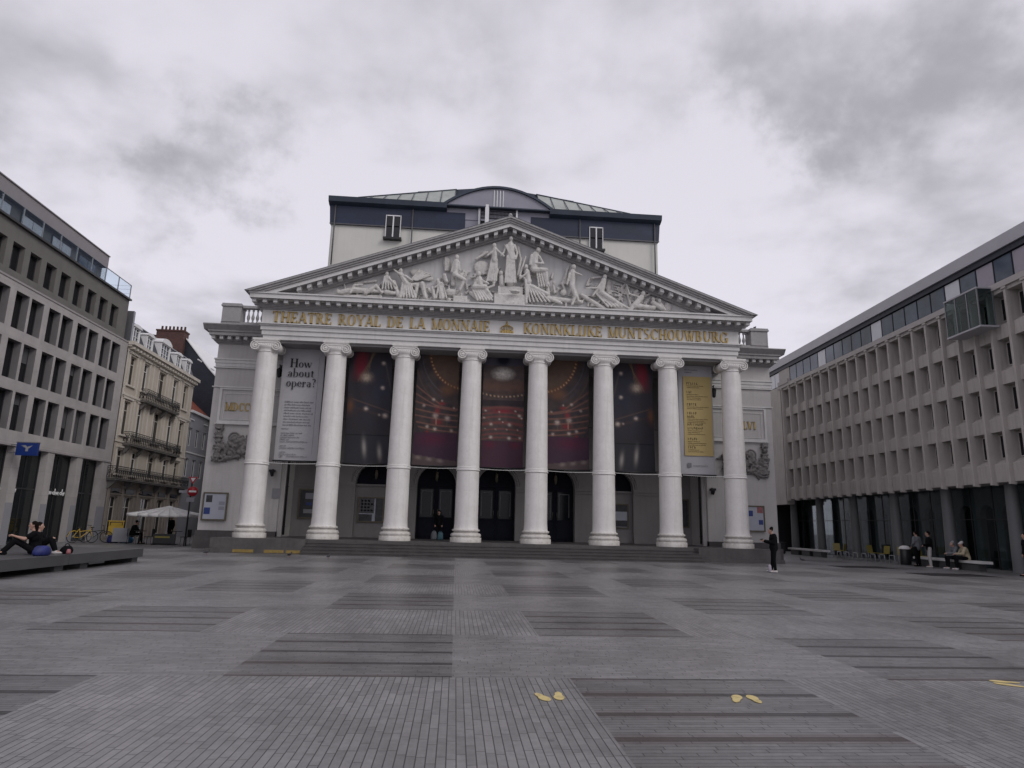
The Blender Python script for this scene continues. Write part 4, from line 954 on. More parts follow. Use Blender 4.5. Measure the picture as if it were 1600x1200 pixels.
def pb_side(a, b, flip):
    if flip: a = 1 - a
    c = (.034, .034, .044); n = vn(a * 9, b * 26)
    c = mixc(c, (.030, .034, .055), gs(a, b, .75, .30, .35, .22)); c = mixc(c, (.05, .028, .022), n * .35)
    cu = max(0, 1 - abs(a - .28 + (b - .1) * .35) / .20) * max(0, 1 - abs(b - .11) / .19)
    c = mixc(c, (.20, .018, .035), min(1, cu * 1.8) * (.6 + .4 * vn(a * 26, b * 5)))
    for k in range(4):
        c = mixc(c, (.22, .14, .07), max(0, 1 - seg(a, b, .62 - .03 * k, .0 + .0 * k, .22 + .07 * k, .28) / .018) * .55)
    c = mixc(c, (.52, .42, .33), gs(a, b, .42, .245, .11, .035) * (.5 + .7 * vn(a * 40, b * 120)))
    for (x, y, r) in ((.80, .115, .055), (.80, .335, .055), (.44, .525, .06), (.88, .58, .07), (.75, .575, .03)):
        c = mixc(c, (.60, .50, .44), gs(a, b, x, y, r * .7, r / 4) * (.6 + .6 * vn(a * 50, b * 130)))
    c = mixc(c, (.15, .09, .07), max(0, 1 - seg(a, b, .12, .44, .98, .545) / .02) * .7)
    c = mixc(c, (.10, .055, .04), max(0, 1 - seg(a, b, .1, .50, .95, .60) / .05) * .5 * n)
    c = mixc(c, (.16, .07, .035), gs(a, b, .07, .5, .07, .06) * .8)
    c = mixc(c, (.12, .10, .09), max(0, 1 - seg(a, b, .85, .12, 1, .35) / .03) * .5)
    if b > .745: c = mixc(c, (.032, .032, .038), .85)
    c = mixc(c, (.004, .004, .005), max(0, 1 - abs(b - .752) / .006))
    for (x, y, L) in ((.44, .86, .07), (.79, .90, .06)):
        c = mixc(c, (.33, .30, .28), gs(a + (b - y) * -.25, b, x, y, .045, L) * .85)
    return c
def pb_mid(a, b, flip):
    if flip: a = 1 - a
    n = vn(a * 12, b * 34); c = mixc((.038, .034, .040), (.10, .066, .055), n * .6)
    # ceiling arcs
    def arcd(cx, cy, rx, ry): return abs(math.hypot((a - cx) / rx, (b - cy) / ry) - 1)
    for k, (rx, ry, col_, w) in enumerate(((.95, .42, (.10, .10, .12), .02), (1.02, .47, (.06, .06, .075), .03), (1.12, .53, (.11, .08, .07), .02))):
        if a < .62: c = mixc(c, col_, max(0, 1 - arcd(1.05, -.02, rx, ry) / w) * .8)
    d = math.hypot((a - 1.10) / .80, (b + .02) / .335)
    if d < 1: c = mixc(c, (.12, .075, .05), .55 + .3 * vn(a * 30, b * 60))
    ring = max(0, 1 - abs(d - 1) / .035); ang = math.atan2((b + .02) / .335, (a - 1.10) / .80)
    c = mixc(c, (.16, .06, .03), max(0, 1 - abs(d - 1) / .08) * .7)
    c = mixc(c, (.72, .46, .25), ring * max(0, math.cos(ang * 62)) ** 1)
    c = mixc(c, (.15, .075, .045), gs(a, b, .75, .33, .2, .05))
    for (x0, y0, x1, y1) in ((.0, .30, .55, .44), (.0, .37, .55, .475), (.0, .44, .95, .51), (.0, .505, 1., .555), (.0, .56, 1., .60), (.05, .62, 1., .655), (.1, .66, 1., .70), (.45, .46, 1., .50)):
        yc = .012 * math.sin(a * 3)
        c = mixc(c, (.27, .125, .095), max(0, 1 - seg(a, b - yc, x0, y0, x1, y1) / .026) * .75)
    for (x, y, r) in ((.42, .42, .05), (.20, .475, .045), (.48, .565, .085), (.76, .585, .085), (.30, .66, .05), (.48, .68, .06), (.86, .69, .05), (.62, .43, .03), (.9, .49, .03)):
        c = mixc(c, (.62, .50, .43), gs(a, b, x, y, r * .6, r / 4.6) * (.45 + .7 * vn(a * 50, b * 130)))
    for (x, y, r1, r2) in ((.52, .52, .07, .035), (.54, .62, .12, .03), (.62, .455, .09, .02), (.3, .71, .05, .02)):
        c = mixc(c, (.26, .03, .035), gs(a, b, x, y, r1 * .8, r2 * .7) * .8)
    c = mixc(c, (.30, .20, .15), max(0, 1 - abs(a - .50) / .012) * (.56 < b < .64)); c = mixc(c, (.30, .22, .18), max(0, 1 - abs(a - .74) / .012) * (.56 < b < .66))
    if b > .715: c = mixc(c, (.055, .026, .05), .85); c = mixc(c, (.11, .018, .04), gs(a, b, .45, .77, .35, .06) * .7)
    lim = .905 + .05 * a
    if b > lim: c = mixc(c, (.10, .075, .07), .8); c = mixc(c, (.3, .24, .22), gs((a * 4) % 1, b, .5, lim + .02, .25, .015) * .6 * (a < .75))
    return c
def pb_centre(a, b):
    n = vn(a * 14, b * 36); c = mixc((.06, .048, .05), (.13, .085, .075), n * .6)
    if b < .09: c = mixc(c, (.07, .075, .11), .7)
    c = mixc(c, (.006, .008, .02), min(1, gs(a, b, .48, .035, .14, .045) * 1.8))
    hd = math.hypot((a - .48) / .29, (b - .165) / .065)
    c = mixc(c, (.62, .58, .53), max(0, 1.15 - hd) * (.45 + .75 * vn(a * 34, b * 95)))
    if .21 < b < .33: c = mixc(c, (.15, .08, .055), .7 * (1 - abs(b - .28) / .09))
    ln = .372 - .10 * (a - .5) ** 2 - .0
    c = mixc(c, (.62, .42, .25), max(0, 1 - abs(b - ln) / .011) * max(0, math.cos(a * 66)))
    c = mixc(c, (.10, .05, .03), max(0, 1 - abs(b - ln + .03) / .01) * .7)
    if .40 < b < .46: c = mixc(c, (.02, .016, .022), .7)
    for y, w in ((.468, .018), (.515, .01), (.55, .012), (.605, .022), (.66, .01), (.70, .014), (.735, .01)):
        yy = y + .02 * (a - .5) ** 2 * 4
        c = mixc(c, (.24, .07, .065), max(0, 1 - abs(b - yy) / w) * .75)
    c = mixc(c, (.25, .02, .035), gs(a, b, .5, .50, .28, .018) * .8)
    for (x, y, r) in ((.08, .50, .03), (.41, .51, .025), (.80, .50, .03), (.05, .565, .03), (.90, .54, .05), (.95, .56, .03), (.42, .575, .03), (.22, .62, .045), (.66, .622, .05), (.08, .66, .02), (.33, .665, .02), (.6, .665, .02), (.86, .665, .02), (.22, .735, .05), (.66, .74, .05), (.92, .735, .035), (.5, .6, .02)):
        c = mixc(c, (.62, .54, .47), gs(a, b, x, y, r * .7, r / 4.4) * (.6 + .6 * vn(a * 50, b * 130)))
    if b > .765: c = mixc(c, (.065, .026, .045), .9); c = mixc(c, (.14, .018, .04), (gs(a, b, .2, .80, .12, .03) + gs(a, b, .8, .80, .12, .03)) * .6)
    return c
YB = 33.5
paint_banner('b', lambda a, b: pb_side(a, b, False), -7.78, -7.86, -5.6, -5.72, 4.33, 10.1, YB, 'dark photo banner of red curtain and chandelier, between second and third columns from left', 'auditorium photo banners between the columns')
paint_banner('b', lambda a, b: pb_mid(a, b, False), -4.45, -4.42, -2.25, -2.30, 4.33, 10.1, YB, 'dark photo banner of curved theatre balconies, between third and fourth columns from the left', 'auditorium photo banners between the columns')
paint_banner('b', pb_centre, -1.05, -1.05, 1.07, 1.05, 4.33, 10.1, YB, 'central photo banner with a round chandelier above stacked red balconies', 'auditorium photo banners between the columns')
paint_banner('b', lambda a, b: pb_mid(a, b, True), 2.25, 2.30, 4.45, 4.42, 4.33, 10.1, YB, 'dark photo banner of curved theatre balconies, between fifth and sixth columns from the left', 'auditorium photo banners between the columns')
paint_banner('b', lambda a, b: pb_side(a, b, True), 5.65, 5.72, 7.86, 7.80, 4.33, 10.1, YB, 'dark photo banner of a red stage curtain, between second and third columns from the right', 'auditorium photo banners between the columns')
def bx_banner(label, u0, u1, z0, z1, mt):
    tl = tworld((u0 + u1) / 2, YB, z0); root = thing('banner', tl, 0, label, 'banner')
    xf = lambda q: tuple(Vector(tworld(*q)) - Vector(tl))
    b = MB(); N = 24
    for j in range(N):
        za = z0 + (z1 - z0) * j / N; zb = z0 + (z1 - z0) * (j + 1) / N
        wv = lambda z: .02 * math.sin(z * 1.7)
        b.add([(u0, YB + wv(za), za), (u1, YB + wv(za), za), (u1, YB + wv(zb), zb), (u0, YB + wv(zb), zb)], [(0, 1, 2, 3)], True)
        b.add([(u0, YB + .012 + wv(za), za), (u1, YB + .012 + wv(za), za), (u1, YB + .012 + wv(zb), zb), (u0, YB + .012 + wv(zb), zb)], [(3, 2, 1, 0)], True)
    b.build('cloth', M[mt], root, xf=xf)
    b = MB(); b.tube((u0 - .05, YB, z1), (u1 + .05, YB, z1), .035); b.tube((u0 - .05, YB, z0), (u1 + .05, YB, z0), .035)
    k = u0
    while k < u1: b.tube((k, YB, z0), (k + .03, YB + .02, z0 - .14), .012, .012, 5); k += .1
    b.build('banner_pole', M['frame'], root, xf=xf)
    return root, xf
r, xf = bx_banner('pale grey cloth banner reading How about opera? beside the leftmost column', -11.14, -9.08, 4.36, 10.25, 'bannerw')
b = MB(); yq = YB - .03; sx_ = .80
text(b, 'How', -10.78, 9.05, .44, yq, .012, 1.05, 1.25); text(b, 'about', -10.85, 8.56, .44, yq, .012, 1.02, 1.25); text(b, 'opera?', -10.88, 8.06, .44, yq, .012, .98, 1.25)
for i, ch in enumerate(('H', )): pass
b.build('headline', M['ink'], r, xf=xf)
b = MB(); z = 7.25
for k in range(9): scribble(b, -10.85, -9.45 - .12 * ((k * 7) % 4) / 2, z, .075, yq, seed=k) if k != 1 or True else None; z -= .145
z = 5.75 + .18
for k, w in enumerate((.35, .0, 1.0, .7, .9, .45, 1.3, .0, .3, 1.2, .0, .3, .8)):
    if w: scribble(b, -10.9, -10.9 + w, z - .02, .06, yq, seed=40 + k)
    z -= .105
b.build('small_print', M['greyink'], r, xf=xf)
b = MB(); scribble(b, -10.55, -9.55, 4.55, .06, yq, seed=3); b.box(-10.85, -10.75, yq - .006, yq, 4.54, 4.62)
b.box(-9.35, -9.34, yq - .004, yq, 4.7, 9.6)
b.build('footer_print', M['greyink'], r, xf=xf)
r, xf = bx_banner('grey cloth banner with a mustard programme panel beside the rightmost column', 9.18, 11.0, 4.28, 10.15, 'bannerw')
b = MB(); b.box(9.42, 10.93, YB - .045, YB - .025, 5.25, 9.42); b.build('mustard_panel', M['bannery'], r, xf=xf)
b = MB(); yq = YB - .047; z = 9.05
for k, (t, n) in enumerate((('BASTARDA', 2), ('ALI', 4), ('NORMA', 2), ('HENRI VIII', 0), ('ON PURGE BEBE', 3), ('PARSIFAL', 0), ('DE DAME', 3), ('DIDO', 3), ('IDEM', 2))):
    pass
for t, n, z in (('SEASON', 2, 8.98), ('ALI', 4, 8.52), ('NORMA', 2, 7.86), ('HENRI', 0, 7.40), ('VIII', 3, 7.22), ('CONCERTS', 0, 6.80), ('RECITALS', 3, 6.61), ('DANCE', 3, 6.05), ('DIDO', 2, 5.62)):
    mb = b; x = 9.6
    rn = random.Random(len(t) * 7 + n); xx = x
    for ch in t:
        w = .085; mb.box(xx, xx + .03, yq - .006, yq, z, z + .12); mb.box(xx + .03, xx + w * .8, yq - .006, yq, z + rn.choice((0, .05, .1)), z + rn.choice((.02, .07, .12)) + .02); xx += w + .02
    for k in range(n): scribble(mb, x, x + rn.uniform(.6, 1.15), z - .09 * (k + 1), .05, yq, seed=int(z * 100) + k)
b.build('programme_print', M['brownink'], r, xf=xf)
b = MB(); b.box(9.55, 9.75, YB - .04, YB - .03, 4.66, 4.88); scribble(b, 9.85, 10.6, 4.72, .06, YB - .03, seed=9); scribble(b, 9.5, 10.2, 9.75, .06, YB - .03, seed=19); scribble(b, 9.5, 9.9, 9.62, .05, YB - .03, seed=29)
b.build('footer_print', M['greyink'], r, xf=xf)

# light garland strung from column to column
tl = tworld(0, 32.0, 4.15); root = thing('light_garland', tl, 0, 'thin white cable of small lights strung across all eight columns', 'string lights')
xf = lambda q: tuple(Vector(tworld(*q)) - Vector(tl))
for i in range(7):
    b = MB(); a, c = CU[i] + .45, CU[i + 1] - .45; pr = None
    for k in range(11):
        t = k / 10; p = (a + (c - a) * t, 32.05, 4.14 - .035 * math.sin(PI * t))
        if pr: b.tube(pr, p, .015, .015, 5, ends=False)
        pr = p
    b.build('cable_span', M['rope'], root, xf=xf)
# poster cases
def poster_case(u0, u1, z0, z1, Y, label, pale=True, seed=0, name='poster_case'):
    tl = tworld((u0 + u1) / 2, Y, z0); root = thing(name, tl, 0, label, 'poster case', 'glazed poster cases on the theatre walls')
    xf = lambda q: tuple(Vector(tworld(*q)) - Vector(tl))
    b = MB(); t = .07
    b.box(u0, u1, Y - .08, Y - .002, z0, z0 + t); b.box(u0, u1, Y - .08, Y - .002, z1 - t, z1); b.box(u0, u0 + t, Y - .08, Y - .002, z0 + t, z1 - t); b.box(u1 - t, u1, Y - .08, Y - .002, z0 + t, z1 - t)
    b.build('frame', M['brass'], root, xf=xf)
    b = MB(); b.box(u0 + t, u1 - t, Y - .05, Y - .003, z0 + t, z1 - t); b.build('poster', M['poster' if pale else 'posterd'], root, xf=xf)
    rn = random.Random(seed); W, Hh = u1 - u0 - 2 * t, z1 - z0 - 2 * t
    def rect(x, y, w, h, m, nm='picture'):
        q = MB(); q.box(u0 + t + W * x, u0 + t + W * (x + w), Y - .056, Y - .050, z0 + t + Hh * (1 - y - h), z0 + t + Hh * (1 - y)); q.build(nm, M[m], root, xf=xf)
    return rect, root
rect, r = poster_case(-14.75, -13.55, 1.42, 2.80, 34.94, 'bronze framed case of pale leaflets on the left wing wall', True)
rect(.08, .06, .28, .28, 'posterd'); rect(.03, .55, .28, .26, 'signblue'); rect(.68, .3, .26, .14, 'lilac'); rect(.68, .5, .26, .14, 'lilac')
rect, r = poster_case(13.12, 14.15, 1.50, 2.86, 34.94, 'bronze framed case with a red leaflet on the right wing wall', True)
rect(.62, .0, .36, .26, 'cred'); rect(.08, .16, .28, .24, 'signblue'); rect(.70, .55, .26, .2, 'signblue'); 
rect, r = poster_case(-10.55, -9.35, 1.62, 3.18, YP, 'dark framed case with a photo poster behind the second column from the left', False)
rect(.25, .1, .5, .22, 'lilac'); rect(.3, .45, .3, .1, 'signblue'); rect(.2, .7, .55, .15, 'greyhouse')
rect, r = poster_case(9.5, 10.75, 1.62, 3.18, YP, 'dark framed case with a photo poster behind the second column from the right', False)
rect(.35, .12, .4, .6, 'greyhouse')
rect, r = poster_case(-7.45, -6.05, 1.50, 2.85, YP + .3, 'poster case reading in grey letters in the leftmost blocked archway', True)
b = MB(); 
rect(.0, .0, .62, .66, 'frameg'); rect(.0, .7, .55, .3, 'posterd'); rect(.68, .0, .32, 1., 'posterd')
for q_ in range(4):
    for w_ in range(3 + q_ % 2): rect(.06 + .14 * w_, .08 + .14 * q_, .09, .07, 'lilac', 'printed_word')
rect, r = poster_case(5.95, 7.4, 1.50, 2.85, YP + .3, 'poster case with a dark top sheet in the rightmost blocked archway', True)
rect(.3, .0, .7, .3, 'posterd'); rect(.5, .7, .5, .28, 'posterd')
def small(nm, label, cat, u, Y, z, fn, mt, group=None):
    tl = tworld(u, Y, z); b = MB(); fn(b); o = b.build(nm, M[mt]); o.location = tl; return tag(o, label, cat, group)
small('notice_plate', 'small grey notice plate screwed between the first and second columns from the left', 'sign', -11.25, 34.99, 2.6, lambda b: (b.box(-.2, .2, -.04, 0, 0, .5), b.box(-.15, .15, -.05, -.04, .08, .2)), 'greyhouse')
def lant(b):
    b.box(-.03, .03, -.5, 0, .62, .66); b.tube((0, -.05, .3), (0, -.45, .62), .018); b.tube((0, -.45, .62), (0, -.45, .5), .015)
    b.lathe(0, -.45, [(.03, .5), (.17, .40), (.15, .38), (.10, 0), (.03, -.06)], 6, smooth=False)
    b.box(-.06, .06, -.03, 0, .1, .75)
small('wall_lantern', 'black iron bracket lantern on the wall left of the pale grey banner', 'lantern', -11.55, 34.97, 8.75, lant, 'black', 'iron lanterns on the theatre wings')
small('wall_lantern', 'black iron bracket lantern on the wall right of the mustard banner', 'lantern', 11.5, 34.97, 8.60, lant, 'black', 'iron lanterns on the theatre wings')
def spot(b): b.box(-.14, .14, -.3, 0, .14, .26); b.lathe(0, -.2, [(.12, .14), (.08, 0), (.03, -.1)], 8); b.box(-.05, .05, -.05, 0, -.05, .3)
small('bracket_lamp', 'small dark bracket lamp below the cable, left end of the portico', 'lamp', -11.5, 34.98, 3.75, spot, 'black', 'small bracket lamps')
small('bracket_lamp', 'small dark bracket lamp below the cable, right end of the portico', 'lamp', 11.35, 34.98, 3.45, spot, 'black', 'small bracket lamps')
# ------------------------------------------------------------ office block on the left (local x along the street away from the camera, local y into the house)
XA = -22.0
OA = thing('office_building', (XA, 44.6, 0), R(90), 'grey stone office block with deep square windows and glass roof terrace on the left', 'building')
def lp(root, name, mb, m, parent=None, loc=(0, 0, 0)): return mb.build(name, M[m] if isinstance(m, str) else m, parent or root, loc=loc)
wx = []
for k in range(8): wx += [-1.94 - 2.73 * k, -3.17 - 2.73 * k]
rows = [(5.55, 7.45), (8.0, 9.9), (10.45, 12.3)]
xl = -23.6
gx_ = [(-3.22 - 2.83 * k, -0.98 - 2.83 * k) for k in range(8)]; gx_ = [o for o in gx_ if o[0] > xl]
ops = [(x, x + 1.03, a, c) for x in wx for a, c in rows]
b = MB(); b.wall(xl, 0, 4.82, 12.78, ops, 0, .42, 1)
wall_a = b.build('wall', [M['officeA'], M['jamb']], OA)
b = MB(); b.wall(xl, 0, 0, 4.818, [(a, c, 0, 4.80) for a, c in gx_], 0, .45); b.box(xl, 0, .46, 14, 0, 12.78); b.quad((0, 0, 0), (0, .46, 0), (0, .46, 12.78), (0, 0, 12.78))
lp(OA, 'ground_storey', b, 'officeA')
for k in range(len(gx_) + 1):
    b = MB(); a = gx_[k][1] if k < len(gx_) else xl; c = 0 if k == 0 else gx_[k - 1][0]
    b.box(a + .012, c - .012 if k else c, -.012, 0, 0, 2.05); lp(OA, 'pier_cladding', b, 'greyhouse')
b = MB(); b.box(xl, 0, -.05, 0, 4.80, 4.90); b.box(xl, 0, -.04, 0, 12.70, 12.80)
lp(OA, 'string_course', b, 'reveal')
# windows
def window(root, w, h, fr='frame', gl='glass', mull=True, parent=None, tr=False, dd=.26):
    b = MB(); t = .05
    b.box(0, w, dd - .05, dd + .02, 0, t); b.box(0, w, dd - .05, dd + .02, h - t, h); b.box(0, t, dd - .05, dd + .02, t, h - t); b.box(w - t, w, dd - .05, dd + .02, t, h - t)
    if mull: b.box(w / 2 - .025, w / 2 + .025, dd - .04, dd + .02, t, h - t)
    if tr: b.box(t, w - t, dd - .045, dd + .02, h * .72, h * .72 + .05)
    o = lp(root, 'window', b, fr, parent)
    b = MB(); b.box(t, w - t, dd - .01, dd + .012, t, h - t); lp(root, 'pane', b, gl, o)
    return o
proto = None
def place(pw, root, x, z):
    global proto
    if proto is None: pw.location = (x, 0, z); proto = pw
    else: dup(pw, root, (x, 0, z))
w0 = window(OA, 1.03, 1.9, mull=False, dd=.40); proto = None
for x in wx:
    for a, c in rows:
        place(w0, OA, x, a)
rn_ = random.Random(11)
for x in wx:
    for a, c in rows:
        if rn_.random() < .3:
            hb = rn_.choice((.5, .8, 1.1, 1.75)); q = MB(); q.box(x + .06, x + .97, .355, .37, c - .05 - hb, c - .05)
            for k in range(int(hb / .12)): q.box(x + .06, x + .97, .348, .355, c - .11 - k * .12, c - .10 - k * .12)
            lp(OA, 'roller_blind', q, 'blindd')
        
# top storey in darker stone, slightly set back
b = MB(); tops = [(-2.51 - 1.365 * k, -1.59 - 1.365 * k, 13.2, 14.6) for k in range(15)]
b.wall(xl, -.45, 12.80, 15.45, tops, .10, .35); b.quad((-.45, .10, 12.8), (-.45, 14, 12.8), (-.45, 14, 15.45), (-.45, .10, 15.45)); b.box(xl, -.46, .46, 13.9, 12.8, 15.3)
lp(OA, 'top_storey', b, 'officeAd')
w1 = window(OA, .92, 1.4, mull=False, dd=.40); proto = None
for o_ in tops: place(w1, OA, o_[0], 13.2)
b = MB(); b.box(xl, -.42, -.06, 2.5, 15.452, 15.56)
lp(OA, 'terrace_edge', b, 'frame')
for k in range(14):
    a = -.62 - 1.6 * (k + 1)
    if a < xl: break
    q = MB(); q.box(a + .02, a + 1.58, .02, .04, 15.57, 16.44); lp(OA, 'balustrade_pane', q, 'clearb')
b = MB()
for k in range(15):
    a = -.62 - 1.6 * k
    if a > xl: b.box(a - .02, a + .02, .0, .05, 15.56, 16.47)
b.box(xl, -.6, .01, .05, 16.45, 16.49)
for z in (15.9, 16.2, 16.45): b.tube((-.6, .03, z), (-.6, 2.3, z), .015); b.tube((-.6, .9, 15.56), (-.6, .9, 16.47), .015)
lp(OA, 'balustrade_rail', b, 'metal')
b = MB(); b.box(xl, -1.9, 1.0, 10, 17.12, 17.88); b.box(xl, -1.88, .94, 10.05, 17.882, 17.94)
pent = lp(OA, 'penthouse', b, 'pentf')
b = MB(); b.box(xl, -2.0, 1.3, 9.9, 15.56, 17.119)
lp(OA, 'penthouse_wall', b, 'officeAd', pent)
for k in range(8):
    q = MB(); x = -4.7 - 2.73 * k
    if x < xl: break
    q.box(x, x + 1.9, 1.24, 1.30, 15.6, 16.95); w = lp(OA, 'sliding_window', q, 'frame', pent)
    q = MB(); q.box(x + .06, x + .93, 1.225, 1.239, 15.66, 16.88); q.box(x + .98, x + 1.84, 1.225, 1.239, 15.66, 16.88); lp(OA, 'pane', q, 'blind' if k % 4 else 'glassb', w)
# shop windows
for k, (a, c) in enumerate(gx_):
    q = MB(); t = .06
    q.box(a, c, .36, .44, .0, .12); q.box(a, c, .36, .44, 4.7, 4.80); q.box(a, a + t, .36, .44, .12, 4.7); q.box(c - t, c, .36, .44, .12, 4.7); q.box((a + c) / 2 - .03, (a + c) / 2 + .03, .37, .44, .12, 4.7); q.box(a + t, c - t, .36, .44, 2.75, 2.83)
    w = lp(OA, 'shop_window', q, 'frame')
    q = MB(); q.box(a + t, c - t, .40, .42, .12, 4.7); lp(OA, 'pane', q, 'glassg', w)
# script shop lettering in two windows
for x0, n, nm in ((-6.1, 9, 0), (-9.7, 6, 1)):
    b = MB(); x = x0
    t = 'beauteous'[:n]
    rn = random.Random(n)
    for k in range(n):
        b.torus((x + .1, .30, 2.66 + rn.uniform(-.02, .02)), .075, .022, 'y', 10, 5, rn.uniform(0, 1), rn.uniform(4.2, 6.2))
        if k % 3 == 1: b.tube((x + .19, .30, 2.58), (x + .22, .30, 2.92), .022)
        elif k % 3 == 2: b.tube((x + .18, .30, 2.58), (x + .20, .30, 2.76), .022)
        b.tube((x + .02, .30, 2.62), (x + .24, .30, 2.70), .014); x += .23
    lp(OA, 'shop_lettering', b, 'white')
# blue projecting sign
sg = thing('hanging_sign', (XA + .85, 34.75, 4.33), 0, 'blue square projecting sign with a pale arrow emblem on the left office block', 'sign')
b = MB(); b.box(-.50, .50, -.07, .07, 0, .62); b.build('sign_panel', M['signblue'], sg)
b = MB(); b.prism_y([(-.28, .48), (-.06, .50), (.0, .42), (.26, .50), (.12, .36), (.07, .34), (.07, .20), (-.05, .20), (-.05, .36)], -.078, -.07); b.build('emblem', M['greyhouse'], sg)
b = MB(); b.box(-.53, .53, -.08, .08, .62, .66); b.box(-.85, -.5, -.02, .02, .5, .54); b.box(-.85, -.5, -.02, .02, .1, .14); b.build('sign_bracket', M['metal'], sg)

# ------------------------------------------------------------ cream town house
OB = thing('town_house', (-22.0, 44.7, 0), R(90) + math.atan(.03), 'cream plastered town house with iron balconies and white dormers in slate roof', 'building')
bw = [(.50, 1.50), (2.68, 3.58), (5.28, 6.62), (8.02, 9.06), (10.23, 11.23)]
brow = [(10.05, 12.0), (6.75, 8.97), (4.2, 5.76)]
L_B = 12.35
b = MB(); ops = [(a, c, z0, z1) for a, c in bw for z0, z1 in brow]
b.wall(0, L_B, 3.7, 12.5, ops, 0, .28); b.box(0, L_B, .29, 9, 0, 12.5); b.quad((L_B, 0, 0), (L_B, .29, 0), (L_B, .29, 12.5), (L_B, 0, 12.5))
wb = lp(OB, 'wall', b, 'cream')
b = MB()
for z0, z1, d in ((9.28, 9.42, .10), (9.18, 9.28, .05), (6.22, 6.32, .06), (12.2, 12.3, .06)): b.box(-.02, L_B + .02, -d, 0, z0, z1)
for (z0, z1) in brow:
    for a, c in bw:
        b.box(a - .14, a - .02, -.05, 0, z0, z1 + .12); b.box(c + .02, c + .14, -.05, 0, z0, z1 + .12); b.box(a - .2, c + .2, -.10, 0, z1 + .122, z1 + .24); b.box(a - .16, c + .16, -.12, 0, z0 - .12, z0 - .01)
for x in (.08, 2.05, 4.35, 7.3, 9.6, 12.1): b.box(x - .08, x + .08, -.035, 0, 6.35, 9.16); b.box(x - .08, x + .08, -.035, 0, 9.44, 12.18)
lp(OB, 'moulding', b, 'cream2', wb)
b = MB(); b.box(-.05, L_B + .1, -.22, .3, 12.50, 12.62); b.box(-.1, L_B + .2, -.42, .3, 12.622, 12.86)
for k in range(24): b.box(.1 + k * .52, .28 + k * .52, -.34, -.0, 12.36, 12.499)
lp(OB, 'cornice', b, 'cream2')
for z0, z1 in brow:
    for i, (a, c) in enumerate(bw):
        w = window(OB, c - a, z1 - z0, 'white' if (i + int(z0)) % 2 else 'cream2', 'glass', True, tr=True, dd=.2); w.location = (a, 0, z0)
# mansard roof with dormers
b = MB(); b.prism_x([(.0, 12.87), (.75, 14.55), (4.0, 15.2), (9, 14.6), (9, 12.87)], 0, L_B)
rb = lp(OB, 'mansard_roof', b, 'slate')
b = MB(); b.tube((0, .72, 14.58), (L_B, .72, 14.58), .06); b.box(-.12, .12, -.1, 5, 12.87, 14.9)
lp(OB, 'roof_ridge_lead', b, 'metal', rb)
for (a, c, big) in ((.35, 1.45, 0), (2.55, 3.65, 0), (5.0, 6.75, 1), (8.0, 9.1, 0), (10.1, 11.2, 0)):
    q = MB(); zt = 14.15 + .15 * big; m_ = (a + c) / 2; hw_ = (c - a) / 2
    q.box(a, a + .14, .0, 1.2, 12.98, zt - .15); q.box(c - .14, c, .0, 1.2, 12.98, zt - .15)
    N = 8; top = [(m_ + (hw_ + .08) * math.cos(PI * k / N), zt - .15 + (.22 + .2 * big) * math.sin(PI * k / N)) for k in range(N + 1)]
    q.prism_y(top, -.08, 1.5); q.box(a - .06, c + .06, -.1, .1, 12.90, 12.98)
    d = lp(OB, 'dormer', q, 'white', rb)
    q = MB(); n2 = 3 if big else 2
    for k in range(n2 + 1): x = a + .14 + (c - a - .28) * k / n2; q.box(x - .025, x + .025, .04, .1, 12.98, zt - .15)
    for z in (13.35, 13.75): q.box(a + .14, c - .14, .05, .1, z, z + .03)
    q.box(a + .14, c - .14, .04, .1, zt - .2, zt - .15); lp(OB, 'dormer_frame', q, 'white', d)
    q = MB(); q.box(a + .14, c - .14, .11, .13, 12.98, zt - .15); lp(OB, 'pane', q, 'glassb', d)
# balconies
def balcony(x0, x1, z0, z1, d, brk):
    q = MB(); q.box(x0, x1, -d, 0, z0 - .12, z0)
    q.box(x0 - .04, x1 + .04, -d - .04, 0, z0 - .03, z0 + .01)
    for k in range(brk):
        x = x0 + .3 + (x1 - x0 - .6) * k / (brk - 1); q.prism_x([(0, z0 - .12), (-d * .8, z0 - .12), (-d * .7, z0 - .28), (-.1, z0 - .62), (0, z0 - .66)], x - .1, x + .1)
    bl = lp(OB, 'balcony', q, 'officeAd')
    q = MB(); r_ = .016
    def rail(p, e):
        L = math.hypot(e[0] - p[0], e[1] - p[1]); n = max(2, int(L / .28))
        for z in (z0 + .06, z1 - .12, z1): q.tube((p[0], p[1], z), (e[0], e[1], z), r_ * (1.5 if z == z1 else 1), seg=5)
        for k in range(n + 1):
            t = k / n; x, y = p[0] + (e[0] - p[0]) * t, p[1] + (e[1] - p[1]) * t; q.tube((x, y, z0), (x, y, z1), r_, seg=5)
            if k < n:
                xm, ym = p[0] + (e[0] - p[0]) * (k + .5) / n, p[1] + (e[1] - p[1]) * (k + .5) / n
                ax = 'y' if abs(e[0] - p[0]) > abs(e[1] - p[1]) else 'x'
                q.torus((xm, ym, z0 + (z1 - z0) * .32), .11, .014, ax, 8, 4); q.torus((xm, ym, z0 + (z1 - z0) * .62), .09, .014, ax, 8, 4); 
                q.tube((x, y, z0 + .08), (xm, ym, z1 - .12), .012, seg=4); q.tube((xm, ym, z1 - .12), (x + (xm - x) * 2, y + (ym - y) * 2, z0 + .08), .012, seg=4)
    rail((x0, -d), (x1, -d)); rail((x0, 0), (x0, -d)); rail((x1, -d), (x1, 0))
    lp(OB, 'iron_railing', q, 'black', bl)
